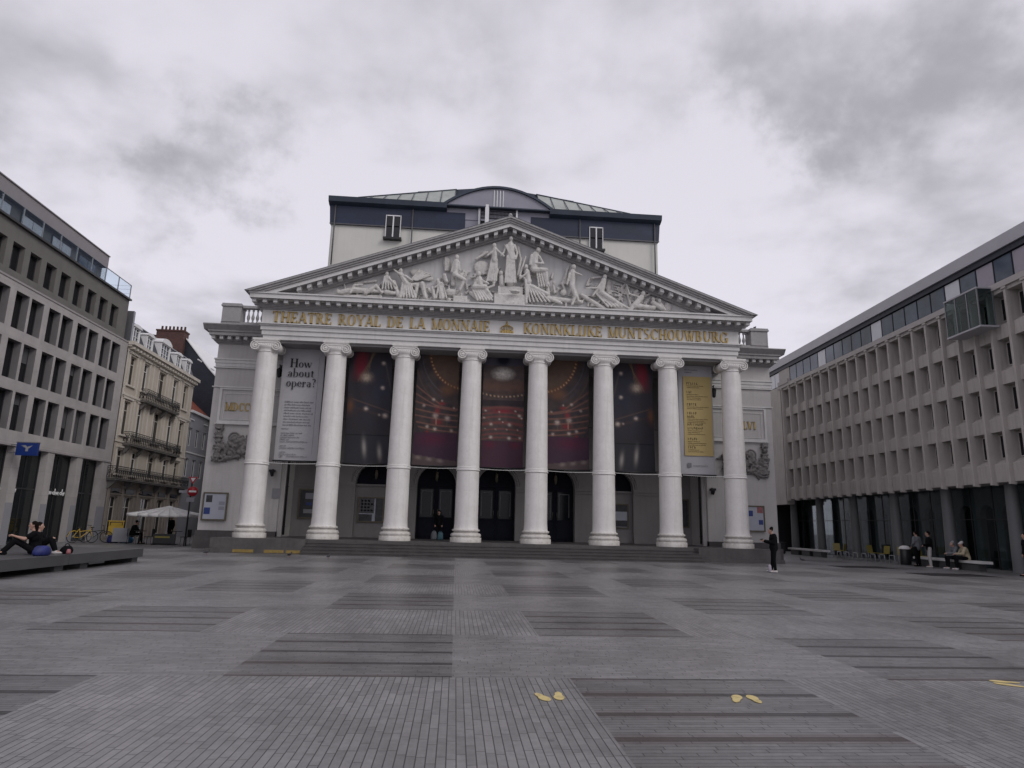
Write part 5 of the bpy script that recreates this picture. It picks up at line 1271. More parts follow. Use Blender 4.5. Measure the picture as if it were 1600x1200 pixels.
balcony(2.6, 8.6, 9.35, 10.15, .5, 4); balcony(1.1, 9.8, 6.2, 6.97, .5, 5); balcony(-.4, 12.1, 3.85, 4.6, .6, 6)
# ground floor
b = MB(); go = [(.35, 1.55), (2.45, 3.75), (5.1, 6.75), (7.9, 9.2), (10.3, 11.5)]
b.wall(0, L_B, 0, 3.69, [(a, c, .25 if k != 2 else .02, 2.75) for k, (a, c) in enumerate(go)], 0, .28)
gb = lp(OB, 'shop_front', b, 'shopstone')
b = MB()
for x in (.1, 2.0, 4.4, 7.35, 9.75, 11.95): b.box(x - .14, x + .14, -.08, 0, 0, 3.3); b.box(x - .18, x + .18, -.12, 0, 3.3, 3.45)
b.box(0, L_B, -.06, 0, 2.85, 2.93)
lp(OB, 'pilaster_trim', b, 'shopstone', gb)
for k, (a, c) in enumerate(go):
    z0 = .25 if k != 2 else .02
    w = window(OB, c - a, 2.75 - z0, 'cream2', 'glassg', True, tr=True, dd=.22); w.location = (a, 0, z0)
    q = MB(); q.box(a, c, -.05, 0, 2.95, 3.26); lp(OB, 'shop_fascia', q, ['frame', 'posterd', 'navy', 'posterd', 'navy'][k], gb)
b = MB()
for x in (.9, 4.4, 6.0, 10.2): b.prism_x([(-.02, 3.0), (-.5, 2.9), (-.52, 2.93), (-.02, 3.12)], x, x + .03)
lp(OB, 'fascia_bracket', b, 'black', gb)

# grey small house beyond and the slate gabled house behind it
ang = R(90) + math.atan(.03)
OC = thing('small_house', (-22.0 - .03 * 12.4, 44.7 + 12.4, 0), ang, 'small grey plastered house with red roof tucked beside the theatre wing', 'building')
b = MB(); co = [(x, x + .8, z0, z1) for x in (.05, 1.75, 3.5) for z0, z1 in ((7.35, 8.85), (4.8, 6.3))]
b.wall(0, 6, 0, 10.1, co, 0, .2); b.box(0, 6, .21, 7, 0, 10.1); lp(OC, 'wall', b, 'greyhouse')
for a, c, z0, z1 in co:
    w = window(OC, c - a, z1 - z0, 'white', 'glass', True, dd=.15); w.location = (a, 0, z0)
    q = MB(); q.box(a - .06, c + .06, -.08, 0, z0 - .1, z0 - .01); lp(OC, 'sill', q, 'white', w)
b = MB(); b.box(-.05, 6.1, -.2, .2, 10.1, 10.3); b.box(-.02, 6, -.06, 0, 6.75, 6.85); lp(OC, 'cornice', b, 'white')
b = MB(); b.prism_x([(.0, 10.31), (2.6, 12.6), (6, 10.31)], 0, 6); lp(OC, 'roof', b, 'redroof')
OD = thing('gabled_house', (-23.5, 62, 0), 0, 'tall dark slate clad gable wall with brick chimney stack behind the town house', 'building')
b = MB(); b.prism_y([(-8, 0), (5, 0), (5, 10.2), (.32, 14.93), (-2.0, 17.62), (-5.5, 18.0), (-8, 17.0)], 0, 12)
lp(OD, 'wall', b, 'slatewall')
b = MB(); b.prism_y([(5.1, 10.2), (.34, 15.03), (-1.98, 17.72), (-1.98, 17.62), (.30, 14.93), (5.0, 10.1)], -.1, 12.1); lp(OD, 'verge', b, 'white')
b = MB(); b.box(-4.5, -2.05, -.5, .6, 13.5, 18.2); b.box(-4.56, -1.99, -.56, .66, 18.2, 18.34)
ch = lp(OD, 'chimney_stack', b, 'brick')
for k in range(7):
    q = MB(); q.lathe(-4.25 + k * .34, 0, [(.11, 18.34), (.085, 18.75), (.10, 18.78)], 10); lp(OD, 'chimney_pot', q, 'brick', ch)

# ------------------------------------------------------------ precast concrete block on the right (local x towards the camera)
OR_ = thing('concrete_block', (25, 41, 0), -R(90) - math.atan(.05), 'long precast concrete office block with deep rows of window boxes and ribbon top storey', 'building')
ps = [9.32, 8.0, 6.72, 5.45, 4.22, 2.99, 1.79, .60, -.57, -1.72, -2.87, -4.01, -5.14, -6.27, -7.42, -8.58, -9.74, -10.90, -12.03, -13.14, -14.24, -15.35, -16.47, -17.6, -18.75]
px_ = [-q for q in ps]      # local x of the ribs
rowt = [12.48, 10.40, 8.33, 6.25]
zs = 3.98
NB = len(px_)
b = MB()
D = .66
# spandrels with sloping tops, one sheet per bay
for i in range(NB - 1):
    a, c = px_[i] + .07, px_[i + 1] - .07
    for k, zt in enumerate(rowt):
        zb = rowt[k + 1] if k < 3 else zs + .0
        q = MB(); q.prism_x([(.20, zb), (.20, zt - 1.46), (D, zt - 1.18), (D, zb)], a, c); lp(OR_, 'spandrel', q, 'conc')
    q = MB(); q.box(a, c, .06, D, 12.48, 12.66); lp(OR_, 'head_panel', q, 'conc')
q = MB(); q.prism_x([(D, zs), (D, 12.64), (.02, 12.64), (0, 12.5), (0, zs - .12), (.26, zs - .14), (.30, zs), (D, zs)], -.07, .07); q.box(-.13, .13, -.05, .1, 12.55, 12.652)
rib = lp(OR_, 'rib', q, 'conc'); rib.location = (px_[0], 0, 0)
for x in px_[1:]: dup(rib, OR_, (x, 0, 0))
# windows at the back of each bay
q = MB(); W = .98; q.box(-W / 2, W / 2, D - .06, D - .02, 0, .05); q.box(-W / 2, -W / 2 + .05, D - .06, D - .02, .05, 1.05); q.box(W / 2 - .05, W / 2, D - .06, D - .02, .05, 1.05); q.box(-W / 2, W / 2, D - .06, D - .02, 1.05, 1.10)
wp = lp(OR_, 'window', q, 'concl'); q = MB(); q.box(-W / 2 + .05, W / 2 - .05, D - .05, D - .03, .05, 1.05); lp(OR_, 'pane', q, 'glass', wp)
first = True
for i in range(NB - 1):
    xm = (px_[i] + px_[i + 1]) / 2
    for k, zt in enumerate(rowt):
        if first: wp.location = (xm, 0, zt - 1.18); first = False
        else: dup(wp, OR_, (xm, 0, zt - 1.18))
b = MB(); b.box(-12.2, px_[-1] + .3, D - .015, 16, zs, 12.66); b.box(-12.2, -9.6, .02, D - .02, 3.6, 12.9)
lp(OR_, 'building_core', b, 'conc')
b = MB()
for z in (10.75, 8.7, 6.6, 4.6): b.box(-11.95, -11.72, -.005, .02, z, z + 1.5)
lp(OR_, 'slot_window', b, 'glass')
b = MB(); b.box(-9.9, px_[-1] + .3, -.06, 1.2, 12.662, 12.90); b.box(-9.9, px_[-1] + .3, -.02, .1, 12.90, 12.96)
lp(OR_, 'ledge', b, 'concl')
b = MB(); b.box(-12.2, px_[-1] + .3, .1, 12, 12.9, 14.1)
lp(OR_, 'top_storey_core', b, 'void')
b = MB(); b.box(-9.6, -7.75, .0, .1, 12.96, 14.09); b.box(-9.7, -7.9, -.12, .1, 12.9, 13.2); lp(OR_, 'stair_panel', b, 'concl')
x = -7.72; k = 0
kinds = {4: 'blind', 10: 'blind', 16: 'blind', 18: 'blindp', 20: 'blindp'}
while x < px_[-1] - .2:
    wdt = 1.10
    q = MB(); q.box(x, x + wdt, .06, .09, 12.97, 14.08); fr = lp(OR_, 'ribbon_window', q, 'navy')
    q = MB(); q.box(x + .04, x + wdt - .04, .045, .06, 13.0, 14.05); lp(OR_, 'pane', q, kinds.get(k, 'glassb'), fr)
    x += wdt + .03; k += 1
for x in (-12.0, -11.2, -10.4):
    q = MB(); q.box(x, x + .72, .03, .06, 12.95, 14.05); lp(OR_, 'ribbon_window', q, 'blind')
b = MB(); b.box(-12.3, px_[-1] + .5, -.06, 13, 14.10, 14.38)
lp(OR_, 'roof_soffit', b, 'navy')
b = MB(); b.box(-12.4, px_[-1] + .5, -.16, 13.2, 14.382, 14.98)
lp(OR_, 'roof', b, 'rooffascia')
b = MB(); b.box(9.2, 9.9, .6, 1.6, 14.98, 15.22); b.lathe(9.9, 1.1, [(.3, 14.98), (.3, 15.15), (.16, 15.28)], 12); lp(OR_, 'roof_vent', b, 'officeAd')
# hanging glass box
q = MB(); x0, x1, z0, z1, d = 11.35, 13.55, 11.02, 12.78, .75
q.box(x0 - .04, x1 + .04, -d - .04, .1, z0 - .08, z0 + .0); q.box(x0 - .04, x1 + .04, -d - .04, .1, z1, z1 + .07)
gb = lp(OR_, 'glazed_bay', q, 'rooffascia')
q = MB()
for x in (x0, x0 + .72, x0 + 1.5, x1):
    q.box(x - .025, x + .025, -d - .02, -d + .03, z0, z1)
for x in (x0, x1): q.box(x - .025, x + .025, -.05, .0, z0, z1)
lp(OR_, 'glazing_bar', q, 'metal', gb)
q = MB(); q.box(x0, x1, -d - .005, -d + .005, z0, z1); q.box(x0 - .004, x0 + .004, -d, 0, z0, z1); q.box(x1 - .004, x1 + .004, -d, 0, z0, z1)
lp(OR_, 'bay_glass', q, 'clearg', gb)
# arcade: columns, glass front, inner arched wall
q = MB(); q.lathe(0, .9, [(.30, 0), (.24, 4.2)], 20)
pc = lp(OR_, 'arcade_pillar', q, 'conccol'); pillars = [-10.4, -6.2, -1.6, 2.95, 7.55, 12.0, 16.6]
pc.location = (pillars[0], 0, 0)
for x in pillars[1:]: dup(pc, OR_, (x, 0, 0))
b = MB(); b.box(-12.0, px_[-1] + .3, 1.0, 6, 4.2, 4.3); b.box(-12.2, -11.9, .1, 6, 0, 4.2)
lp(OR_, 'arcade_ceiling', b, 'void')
# inner wall with arches
b = MB(); YI = 2.1; xs_ = []; per = 1.52; x = -11.8; r0 = .5
while x + per < px_[-1]:
    c = x + per / 2; xs_.append(c)
    b.quad((x, YI, 0), (c - r0, YI, 0), (c - r0, YI, 4.2), (x, YI, 4.2)); b.quad((c + r0, YI, 0), (x + per, YI, 0), (x + per, YI, 4.2), (c + r0, YI, 4.2))
    N = 10
    for k in range(N):
        t0, t1 = PI * (1 - k / N), PI * (1 - (k + 1) / N); p0 = (c + r0 * math.cos(t0), 2.6 + r0 * math.sin(t0)); p1 = (c + r0 * math.cos(t1), 2.6 + r0 * math.sin(t1))
        b.quad((p0[0], YI, p0[1]), (p1[0], YI, p1[1]), (p1[0], YI, 4.2), (p0[0], YI, 4.2)); b.quad((p0[0], YI, p0[1]), (p0[0], YI + .3, p0[1]), (p1[0], YI + .3, p1[1]), (p1[0], YI, p1[1]))
    for s_ in (-1, 1): b.quad((c + s_ * r0, YI, 0), (c + s_ * r0, YI + .3, 0), (c + s_ * r0, YI + .3, 2.6), (c + s_ * r0, YI, 2.6))
    x += per
lp(OR_, 'arched_inner_wall', b, 'greenw')
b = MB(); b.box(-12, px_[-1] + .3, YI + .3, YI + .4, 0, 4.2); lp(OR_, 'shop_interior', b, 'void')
k = 0; x = -11.7
while x < px_[-1] - 1:
    q = MB(); q.box(x - .02, x + .02, 1.46, 1.52, 0, 4.2); q.box(x, x + 1.53, 1.47, 1.51, 2.35, 2.39); g_ = lp(OR_, 'glazing_frame', q, 'frame')
    q = MB(); q.box(x + .02, x + 1.53, 1.485, 1.495, .04, 4.2); lp(OR_, 'glass_pane', q, 'clearg', g_); x += 1.55
# ------------------------------------------------------------ figures
def blob(name, caps, mt, parent, vox=.014):
    b = MB()
    for c in caps:
        if c[0] == 'e': b.ell(c[1], *c[2], seg=12, rings=8, M=c[3] if len(c) > 3 else None)
        else: b.tube(c[0], c[1], c[2], c[3], 10, hemi=True)
    o = b.build(name, M[mt], parent); remesh(o, vox); return o
def vv(*a): return Vector(a)
def person(label, loc, rz, J=None, top='cblack', bottom='cblack', shoes='shoew', hair='hair', sleeve=1, hairl=0, cap=None, s=1.0, hood=False, group=None, dress=False):
    """local frame: x to the figure's right-hand side of the picture plane, +y where the chest faces, z up"""
    r = thing('person', loc, rz, label, 'person', group); r.scale = (s, s, s)
    P = dict(pel=vv(0, 0, .96), che=vv(0, 0, 1.27), neck=vv(0, 0, 1.47), head=vv(0, .02, 1.62), look=vv(0, 1, 0),
             sl=vv(-.18, 0, 1.40), el=vv(-.23, -.02, 1.13), wl=vv(-.22, .06, .89), sr=vv(.18, 0, 1.40), er=vv(.23, -.02, 1.13), wr=vv(.22, .06, .89),
             hl=vv(-.09, 0, .92), kl=vv(-.10, .03, .50), al=vv(-.10, 0, .09), hr=vv(.09, 0, .92), kr=vv(.10, .03, .50), ar=vv(.10, 0, .09), tl=None, tr=None)
    for k, v in (J or {}).items(): P[k] = Vector(v)
    for side in 'lr':
        if P['t' + side] is None: P['t' + side] = P['a' + side] + vv(0, .17, -.05)
    lk = P['look'].normalized(); up = vv(0, 0, 1); sd_ = lk.cross(up).normalized(); hd = P['head']
    body = [('e', hd, (.076, .095, .105), Matrix((sd_, lk, up)).transposed()), (hd - up * .07 + lk * .03, hd - up * .085 + lk * .045, .052, .04), (P['neck'] - up * .04, hd - up * .05, .055, .052),
            (hd + lk * .088 + up * .01, hd + lk * .108 - up * .02, .012, .017), (hd + sd_ * .078, hd + sd_ * .08 - up * .02, .018, .014), (hd - sd_ * .078, hd - sd_ * .08 - up * .02, .018, .014),
            (hd + lk * .085 - up * .058 - sd_ * .018, hd + lk * .085 - up * .058 + sd_ * .018, .010, .010),
            (P['che'] + up * .05, P['pel'], .13, .13), (P['che'] + up * .02 + (P['sl'] - P['sr']) * .2, P['che'] + up * .02 - (P['sl'] - P['sr']) * .2, .12, .12)]
    for a in 'lr':
        S_, E_, W_ = P['s' + a], P['e' + a], P['w' + a]
        body += [(S_, E_, .055, .042), (E_, W_, .042, .028), (P['neck'] - up * .06, S_, .05, .055)]
        d = (W_ - E_).normalized(); q = d.cross(up)
        if q.length < .2: q = vv(1, 0, 0)
        q.normalize(); n_ = q.cross(d).normalized(); pc_ = W_ + d * .085
        body.append((W_ + d * .02, pc_ - d * .02, .028, .034)); body.append((pc_ - q * .022 - d * .01, pc_ + q * .022 - d * .01, .020, .020))
        for k, (off, L) in enumerate(((-.033, .055), (-.011, .070), (.011, .066), (.033, .050))):
            f0 = pc_ + q * off; f1 = f0 + d * L * .55 - n_ * .006; f2 = f1 + d * L * .35 - n_ * L * .5
            body += [(f0, f1, .0095, .009), (f1, f2, .009, .0075)]
        th = W_ + d * .035 + q * .03 * (1 if a == 'l' else -1); th1 = th + d * .035 + q * .028 * (1 if a == 'l' else -1) - n_ * .012
        body += [(th, th1, .012, .010), (th1, th1 + d * .025 - n_ * .01, .010, .008)]
        H_, K_, A_, T_ = P['h' + a], P['k' + a], P['a' + a], P['t' + a]
        body += [(H_, K_, .075, .052), (K_, K_ + (A_ - K_) * .3, .052, .054), (K_ + (A_ - K_) * .3, A_, .054, .036), (A_ - up * .03, T_, .04, .03)]
    bd = blob('body', body, 'skin', r, .0105)
    e = MB()
    for s_ in (-1, 1): e.ell(hd + lk * .086 + sd_ * .030 * s_ + up * .012, .011, .011, .009, 6, 5)
    e.build('eyes', M['ink'], r)
    # clothes, each following the body a little outside it
    che, pel = P['che'], P['pel']
    g_ = .022
    tc = [(che + up * .05, pel + up * .02, .13 + g_, .135 + g_), (che + up * .02 + (P['sl'] - P['sr']) * .22, che + up * .02 - (P['sl'] - P['sr']) * .22, .12 + g_, .12 + g_)]
    for a in 'lr':
        S_, E_, W_ = P['s' + a], P['e' + a], P['w' + a]
        tc += [(P['neck'] - up * .07, S_, .055 + g_, .058 + g_), (S_, S_ + (E_ - S_) * (1 if sleeve else .6), .060 + g_, .050 + g_)]
        if sleeve: tc.append((E_, W_ - (W_ - E_) * .05, .050 + g_, .036 + g_ * .7))
    if hood: tc += [('e', hd - lk * .03 + up * .005, (.105, .11, .13), Matrix((sd_, lk, up)).transposed())]
    tc.append((pel + up * .02, pel - up * .05, .14 + g_, .135 + g_))
    blob('jacket' if sleeve else 'shirt', tc, top, r, .014)
    bc = [(pel, pel - up * .03, .142, .14)]
    for a in 'lr':
        H_, K_, A_ = P['h' + a], P['k' + a], P['a' + a]
        bc += [(H_, K_, .095, .072), (K_, A_ + (K_ - A_) * .08, .072, .058)]
    if dress: bc += [(pel, (P['kl'] + P['kr']) / 2, .2, .2), ((P['kl'] + P['kr']) / 2, (P['al'] + P['ar']) / 2 + up * .1, .2, .2)]
    blob('skirt' if dress else 'trousers', bc, bottom, r, .014)
    for a in 'lr':
        A_, T_ = P['a' + a], P['t' + a]; d = (T_ - A_); d.z = 0
        if d.length < .02: d = vv(0, .1, 0)
        d.normalize()
        blob('shoe', [(A_ - up * .045 - d * .04, A_ - up * .045 + d * .04, .045, .045), (A_ - up * .05, T_ , .045, .034), (A_ - up * .02, A_ - up * .0, .045, .045)], shoes, r, .012)
    hc = [('e', hd - lk * .022 + up * .024, (.088, .098, .104), Matrix((sd_, lk, up)).transposed())]
    if hairl: hc += [(hd - lk * .06, hd - lk * .08 - up * hairl, .07, .05)]
    if not hood and not cap: blob('hair', hc, hair, r, .013)
    if cap:
        cc = [('e', hd - lk * .012 + up * .045, (.092, .106, .082), Matrix((sd_, lk, up)).transposed()), (hd + lk * .10 + up * .055 - sd_ * .03, hd + lk * .10 + up * .055 + sd_ * .03, .02, .02), (hd + lk * .14 + up * .045 - sd_ * .02, hd + lk * .14 + up * .045 + sd_ * .02, .014, .014)]
        blob('cap', cc, cap, r, .013); blob('hair', hc[:0] + [(hd - lk * .05, hd - lk * .07 - up * .05, .062, .05)], hair, r, .013)
    return r
def bag(name, label, cat, loc, mt, w, d, h, handle=True, rz=0, tilt=0):
    b = MB(); pts = []
    rn = random.Random(int(w * 1000 + h * 77))
    for (r_, z) in ((.75, 0), (1, .12 * h), (1.02, .45 * h), (.86, .8 * h), (.55, h)): pts.append((r_, z))
    n = 14; vs = []; fs = []
    for r_, z in pts:
        for k in range(n):
            a = 2 * PI * k / n; q = 1 + rn.uniform(-.1, .1); vs.append((w / 2 * r_ * math.cos(a) * q, d / 2 * r_ * math.sin(a) * q, z))
    for i in range(len(pts) - 1):
        for k in range(n): fs.append((i * n + k, i * n + (k + 1) % n, (i + 1) * n + (k + 1) % n, (i + 1) * n + k))
    fs += [tuple(range(n - 1, -1, -1)), tuple(range((len(pts) - 1) * n, len(pts) * n))]
    b.add(vs, fs, True)
    r = thing(name, loc, rz, label, cat); b.build('sack', M[mt], r)
    if handle:
        q = MB(); q.torus((0, 0, h * .95), w * .2, .012, 'y', 10, 5, 0, PI); q.build('handle', M[mt], r)
    return r
GZ = .009
# standing man with the phone, facing the theatre corner
person('man in black standing alone by the right end of the portico, holding a phone', (12.39, 25.85, 0), R(80),
       dict(wl=(-.05, .34, 1.20), el=(-.22, .05, 1.12), wr=(.05, .34, 1.18), er=(.22, .05, 1.12), look=(0, .9, -.45), head=(0, .08, 1.60), neck=(0, .02, 1.46), kl=(-.10, .04, .5), ar=(.11, .09, .09)), hood=False)
b = MB(); b.box(-.04, .04, -.075, .075, 0, .012); b.box(-.045, .045, -.08, .08, .012, .02); o = b.build('phone', M['black']); o.location = (11.96, 25.92, 1.24); o.rotation_euler = (0, R(-25), R(0)); tag(o, 'dark mobile phone held up by the man standing alone', 'phone')
bag('carrier_bag', 'pale carrier bag standing by the white shoes of the lone man', 'bag', (12.18, 25.82, 0), 'blindp', .14, .10, .30)
# couple on the stone platform
HB = .455
person('woman in black sitting on the stone platform, forearm raised, face turned left', (-11.7, 20.28, HB), R(118),
       dict(pel=(0, -.02, .14), che=(0, .04, .44), neck=(0, .08, .64), head=(0, .11, .79), look=(-.1, 1, .05), hl=(-.10, .05, .12), hr=(.10, .05, .12), kl=(-.13, .45, .38), kr=(.12, .48, .36), al=(-.12, .68, .08), ar=(.14, .74, .08), tl=(-.12, .85, .05), tr=(.14, .9, .05),
            sl=(-.18, .06, .57), sr=(.18, .06, .57), el=(-.26, .26, .42), wl=(-.18, .50, .50), er=(.26, .24, .42), wr=(.18, .50, .48)), sleeve=0, hairl=.12, shoes='cblack')
person('person in black leaning against the woman on the stone platform, facing right', (-12.0, 20.75, HB), R(-75),
       dict(pel=(0, 0, .14), che=(-.02, .02, .42), neck=(-.03, .04, .61), head=(-.06, .06, .76), look=(.2, 1, -.1), hl=(-.10, .05, .12), hr=(.10, .05, .12), kl=(-.12, .38, .42), kr=(.12, .40, .42), al=(-.12, .52, .08), ar=(.12, .56, .08),
            sl=(-.18, .03, .55), sr=(.18, .03, .55), el=(-.22, .22, .36), wl=(-.06, .38, .42), er=(.22, .22, .36), wr=(.06, .38, .42)), hairl=.15)
bag('duffel_bag', 'bright blue soft bag on the stone platform in front of the woman', 'bag', (-11.2, 19.75, HB), 'cblue', .50, .28, .26, handle=False, rz=R(70))
bag('patterned_bag', 'dark little bag with white and red print on the platform edge', 'bag', (-11.2, 20.95, HB), 'cblack', .34, .22, .22, rz=R(60))
bag('paper_cup_bag', 'small red and white packet on the platform edge by the dark bag', 'packet', (-11.02, 20.72, HB), 'cred', .12, .10, .14, handle=False)
# stone platform
BX0, BX1, BY0, BY1 = -14.6, -10.9, 9.0, 25.2
SB = thing('stone_platform', (0, 0, 0), 0, 'long low dark stone platform bench on block feet at the left', 'bench')
for y0_, y1_ in ((BY0, 20.58), (20.60, BY1)):
    b = MB(); b.box(BX0, BX1, y0_, y1_, .17, .45); b.build('slab', M['slab'], SB)
for y in (10.5, 13.5, 16.5, 20.2, 21.5, 24.75):
    b = MB(); b.box(BX0 + .25, BX1 - .15, y, y + .42, 0, .169); b.build('foot_block', M['slab'], SB)
b = MB(); b.box(BX0 + .8, BX0 + 1.0, BY0 + .3, BY1 - .6, 0, .168); b.build('back_plinth', M['slab'], SB)
for y in (16.3, 21.9):
    b = MB(); b.box(BX1 - .13, BX1 - .10, y, y + .9, .10, .165); b.build('light_strip', M['metal'], SB)

# pigeons
def pigeon(loc, rz, label):
    r = thing('pigeon', loc, rz, label, 'pigeon', 'pigeons on the square')
    blob('body', [((0, -.05, .11), (0, .05, .13), .050, .045), ((0, .05, .14), (0, .09, .19), .030, .024), ((0, .095, .205), (0, .10, .21), .024, .022), ((0, -.07, .105), (0, -.17, .085), .032, .012)], 'pigeon', r, .01)
    q = MB(); q.tube((0, .12, .208), (0, .145, .20), .007, .002, 5); q.tube((-.02, .0, .08), (-.02, .01, .0), .006, seg=5); q.tube((.02, .0, .08), (.02, .01, .0), .006, seg=5); q.build('beak_and_legs', M['cred'], r)
pigeon((-10.6, 30.6, 0), R(-90), 'grey pigeon on the paving, leftmost of the three before the steps')
pigeon((-6.95, 29.9, 0), R(-120), 'grey pigeon on the paving, middle of the three before the steps')
pigeon((-5.2, 29.2, 0), R(-20), 'grey pigeon on the paving, rightmost of the three before the steps')
pigeon((18.4, 35.2, 0), R(60), 'grey pigeon walking beside the far white bench')
pw_ = tworld(14.3, 35.2, 12.72); pigeon(pw_, R(-60), 'grey pigeon perched on the right parapet pedestal of the theatre')

# footprints
def foot(cx, cy, rz, lab):
    r = thing('footprint_marking', (cx, cy, .004), rz, lab, 'marking', 'yellow footprint markings')
    for s_, dx, dy, a in ((-1, -.085, .0, R(-18)), (1, .085, .02, R(14))):
        pts = []
        for k in range(28):
            t = 2 * PI * k / 28; yy = .15 * math.cos(t); w = .052 * (1 + .25 * math.cos(t)) * (1 - .30 * math.exp(-((yy + .03) / .04) ** 2)); xx = w * math.sin(t) + .012 * s_ * math.cos(t)
            pts.append((dx + xx * math.cos(a) - yy * math.sin(a), dy + xx * math.sin(a) + yy * math.cos(a)))
        q = MB(); n = len(pts); q.add([(p[0], p[1], .004) for p in pts] + [(p[0], p[1], 0) for p in pts], [tuple(range(n - 1, -1, -1))] + [(i, (i + 1) % n, (i + 1) % n + n, i + n) for i in range(n)])
        q.build('footprint', M['footy'], r)
foot(.965, 6.78, R(180 + 8), 'pair of yellow painted footprints on the light paving near the centre')
foot(2.85, 6.70, R(-12), 'pair of yellow painted footprints on the dark paving panel')
foot(6.16, 7.42, R(60), 'pair of yellow painted footprints at the right edge of the view')

# white benches and people on the right
def wbench(y0_, y1_, X, lab):
    r = thing('white_bench', (X, (y0_ + y1_) / 2, 0), -math.atan(.05), lab, 'bench', 'low white benches')
    L = (y1_ - y0_) / 2
    b = MB(); b.box(-.25, .25, -L, L, .34, .45); b.build('seat', M['whites'], r)
    for a in (-L + .35, -.55, L - 1.4):
        q = MB(); q.box(-.18, .18, a, a + 1.1, 0, .339); q.build('leg', M['slab'], r)
wbench(41.4, 46.4, 23.4, 'low white slab bench beside the far corner of the concrete block')
wbench(29.0, 34.0, 23.9, 'low white slab bench with people in front of the right arcade')
person('man in dark grey jacket standing at the left end of the occupied white bench', (23.35, 33.0, 0), R(20), dict(wl=(-.10, .22, .98), el=(-.24, .02, 1.14)), top='cgrey', bottom='cblack', shoes='cblack')
person('person in black top and pale trousers standing before the white bench', (23.2, 31.9, 0), R(60), dict(wl=(-.10, .24, 1.05), el=(-.25, .02, 1.16)), top='cblack', bottom='cwhite', shoes='cwhite')
sit = dict(pel=(0, 0, .56), che=(0, .07, .86), neck=(0, .13, 1.05), head=(0, .19, 1.18), look=(0, .9, -.35), hl=(-.09, .05, .54), hr=(.09, .05, .54), kl=(-.13, .45, .54), kr=(.13, .45, .54), al=(-.12, .50, .09), ar=(.13, .42, .09),
           sl=(-.18, .10, .98), sr=(.18, .10, .98), el=(-.23, .22, .74), wl=(-.08, .44, .72), er=(.23, .22, .74), wr=(.08, .44, .72))
person('grey haired person in grey top sitting bent forward on the white bench', (23.85, 30.9, 0), R(75), dict(sit), top='cgrey', bottom='cblack', hair='hairg')
person('person in beige hooded top and white cap sitting on the white bench', (23.8, 30.25, 0), R(70), dict(sit), top='cbeige', bottom='cblack', cap='shoew')
person('dark clothed person half cut off by the right edge of the view', (23.45, 26.45, 0), R(70), dict(al=(-.1, .2, .09)), top='cblack', bottom='cblack', shoes='cblack')
# litter bin with domed lid
r = thing('litter_bin', (23.6, 34.35, 0), 0, 'black round litter bin with pale domed lid by the white bench', 'bin')
b = MB(); b.lathe(0, 0, [(.24, 0), (.26, .03), (.26, .78), (.24, .80)], 18); b.build('bin_body', M['black'], r)
b = MB(); b.lathe(0, 0, [(.28, .80), (.27, .86), (.20, .94), (.08, .98)], 18); b.build('lid', M['whites'], r)
r = thing('litter_bin', (23.0, 46.8, 0), 0, 'small black bin at the far end of the far white bench', 'bin')
b = MB(); b.box(-.2, .2, -.2, .2, .05, .75); b.box(-.24, .24, -.24, .24, .75, .80); b.box(-.16, .16, -.16, .16, 0, .05); b.build('bin_body', M['black'], r)
# cafe chairs
def chair(loc, rz, lab, mt='ychair'):
    r = thing('cafe_chair', loc, rz, lab, 'chair', 'yellow cafe chairs before the arcade')
    b = MB(); b.box(-.21, .21, -.2, .22, .44, .475); b.build('seat', M[mt], r)
    b = MB(); b.prism_x([(-.20, .47), (-.26, .88), (-.235, .885), (-.17, .47)], -.21, .21); b.build('backrest', M[mt], r)
    for sx in (-1, 1):
        for sy in (-1, 1):
            q = MB(); q.tube((sx * .17, sy * .16, .44), (sx * .21, sy * .22, 0), .014); q.build('leg', M['metal'], r)
for k, (x, y, a, l) in enumerate(((24.2, 41.3, 40, 'olive yellow cafe chair nearest the far white bench'), (24.3, 38.2, 200, 'olive yellow cafe chair halfway along the arcade, left of its neighbour'), (24.3, 37.2, 100, 'olive yellow cafe chair halfway along the arcade, right of its neighbour'), (24.3, 35.6, 150, 'olive yellow cafe chair just left of the litter bin'), (24.6, 34.2, 220, 'olive yellow cafe chair behind the litter bin'), (24.5, 42.3, 160, 'reddish yellow cafe chair farthest away along the arcade'))):
    chair((x, y, 0), R(a), l)
# low bicycle hoops
for k in range(7):
    y = 40.4 - k * .85
    r = thing('cycle_stand', (23.5, y, 0), R(80), 'low grey metal cycle hoop, %s from the far white bench' % ['first', 'second', 'third', 'fourth', 'fifth', 'sixth', 'seventh'][k], 'cycle stand', 'row of low metal hoops')
    b = MB(); pts = [(-.30, 0, 0), (-.30, 0, .36), (-.26, 0, .42), (.26, 0, .42), (.30, 0, .36), (.30, 0, 0)]; b.path(pts, .022); b.build('hoop', M['metal'], r)

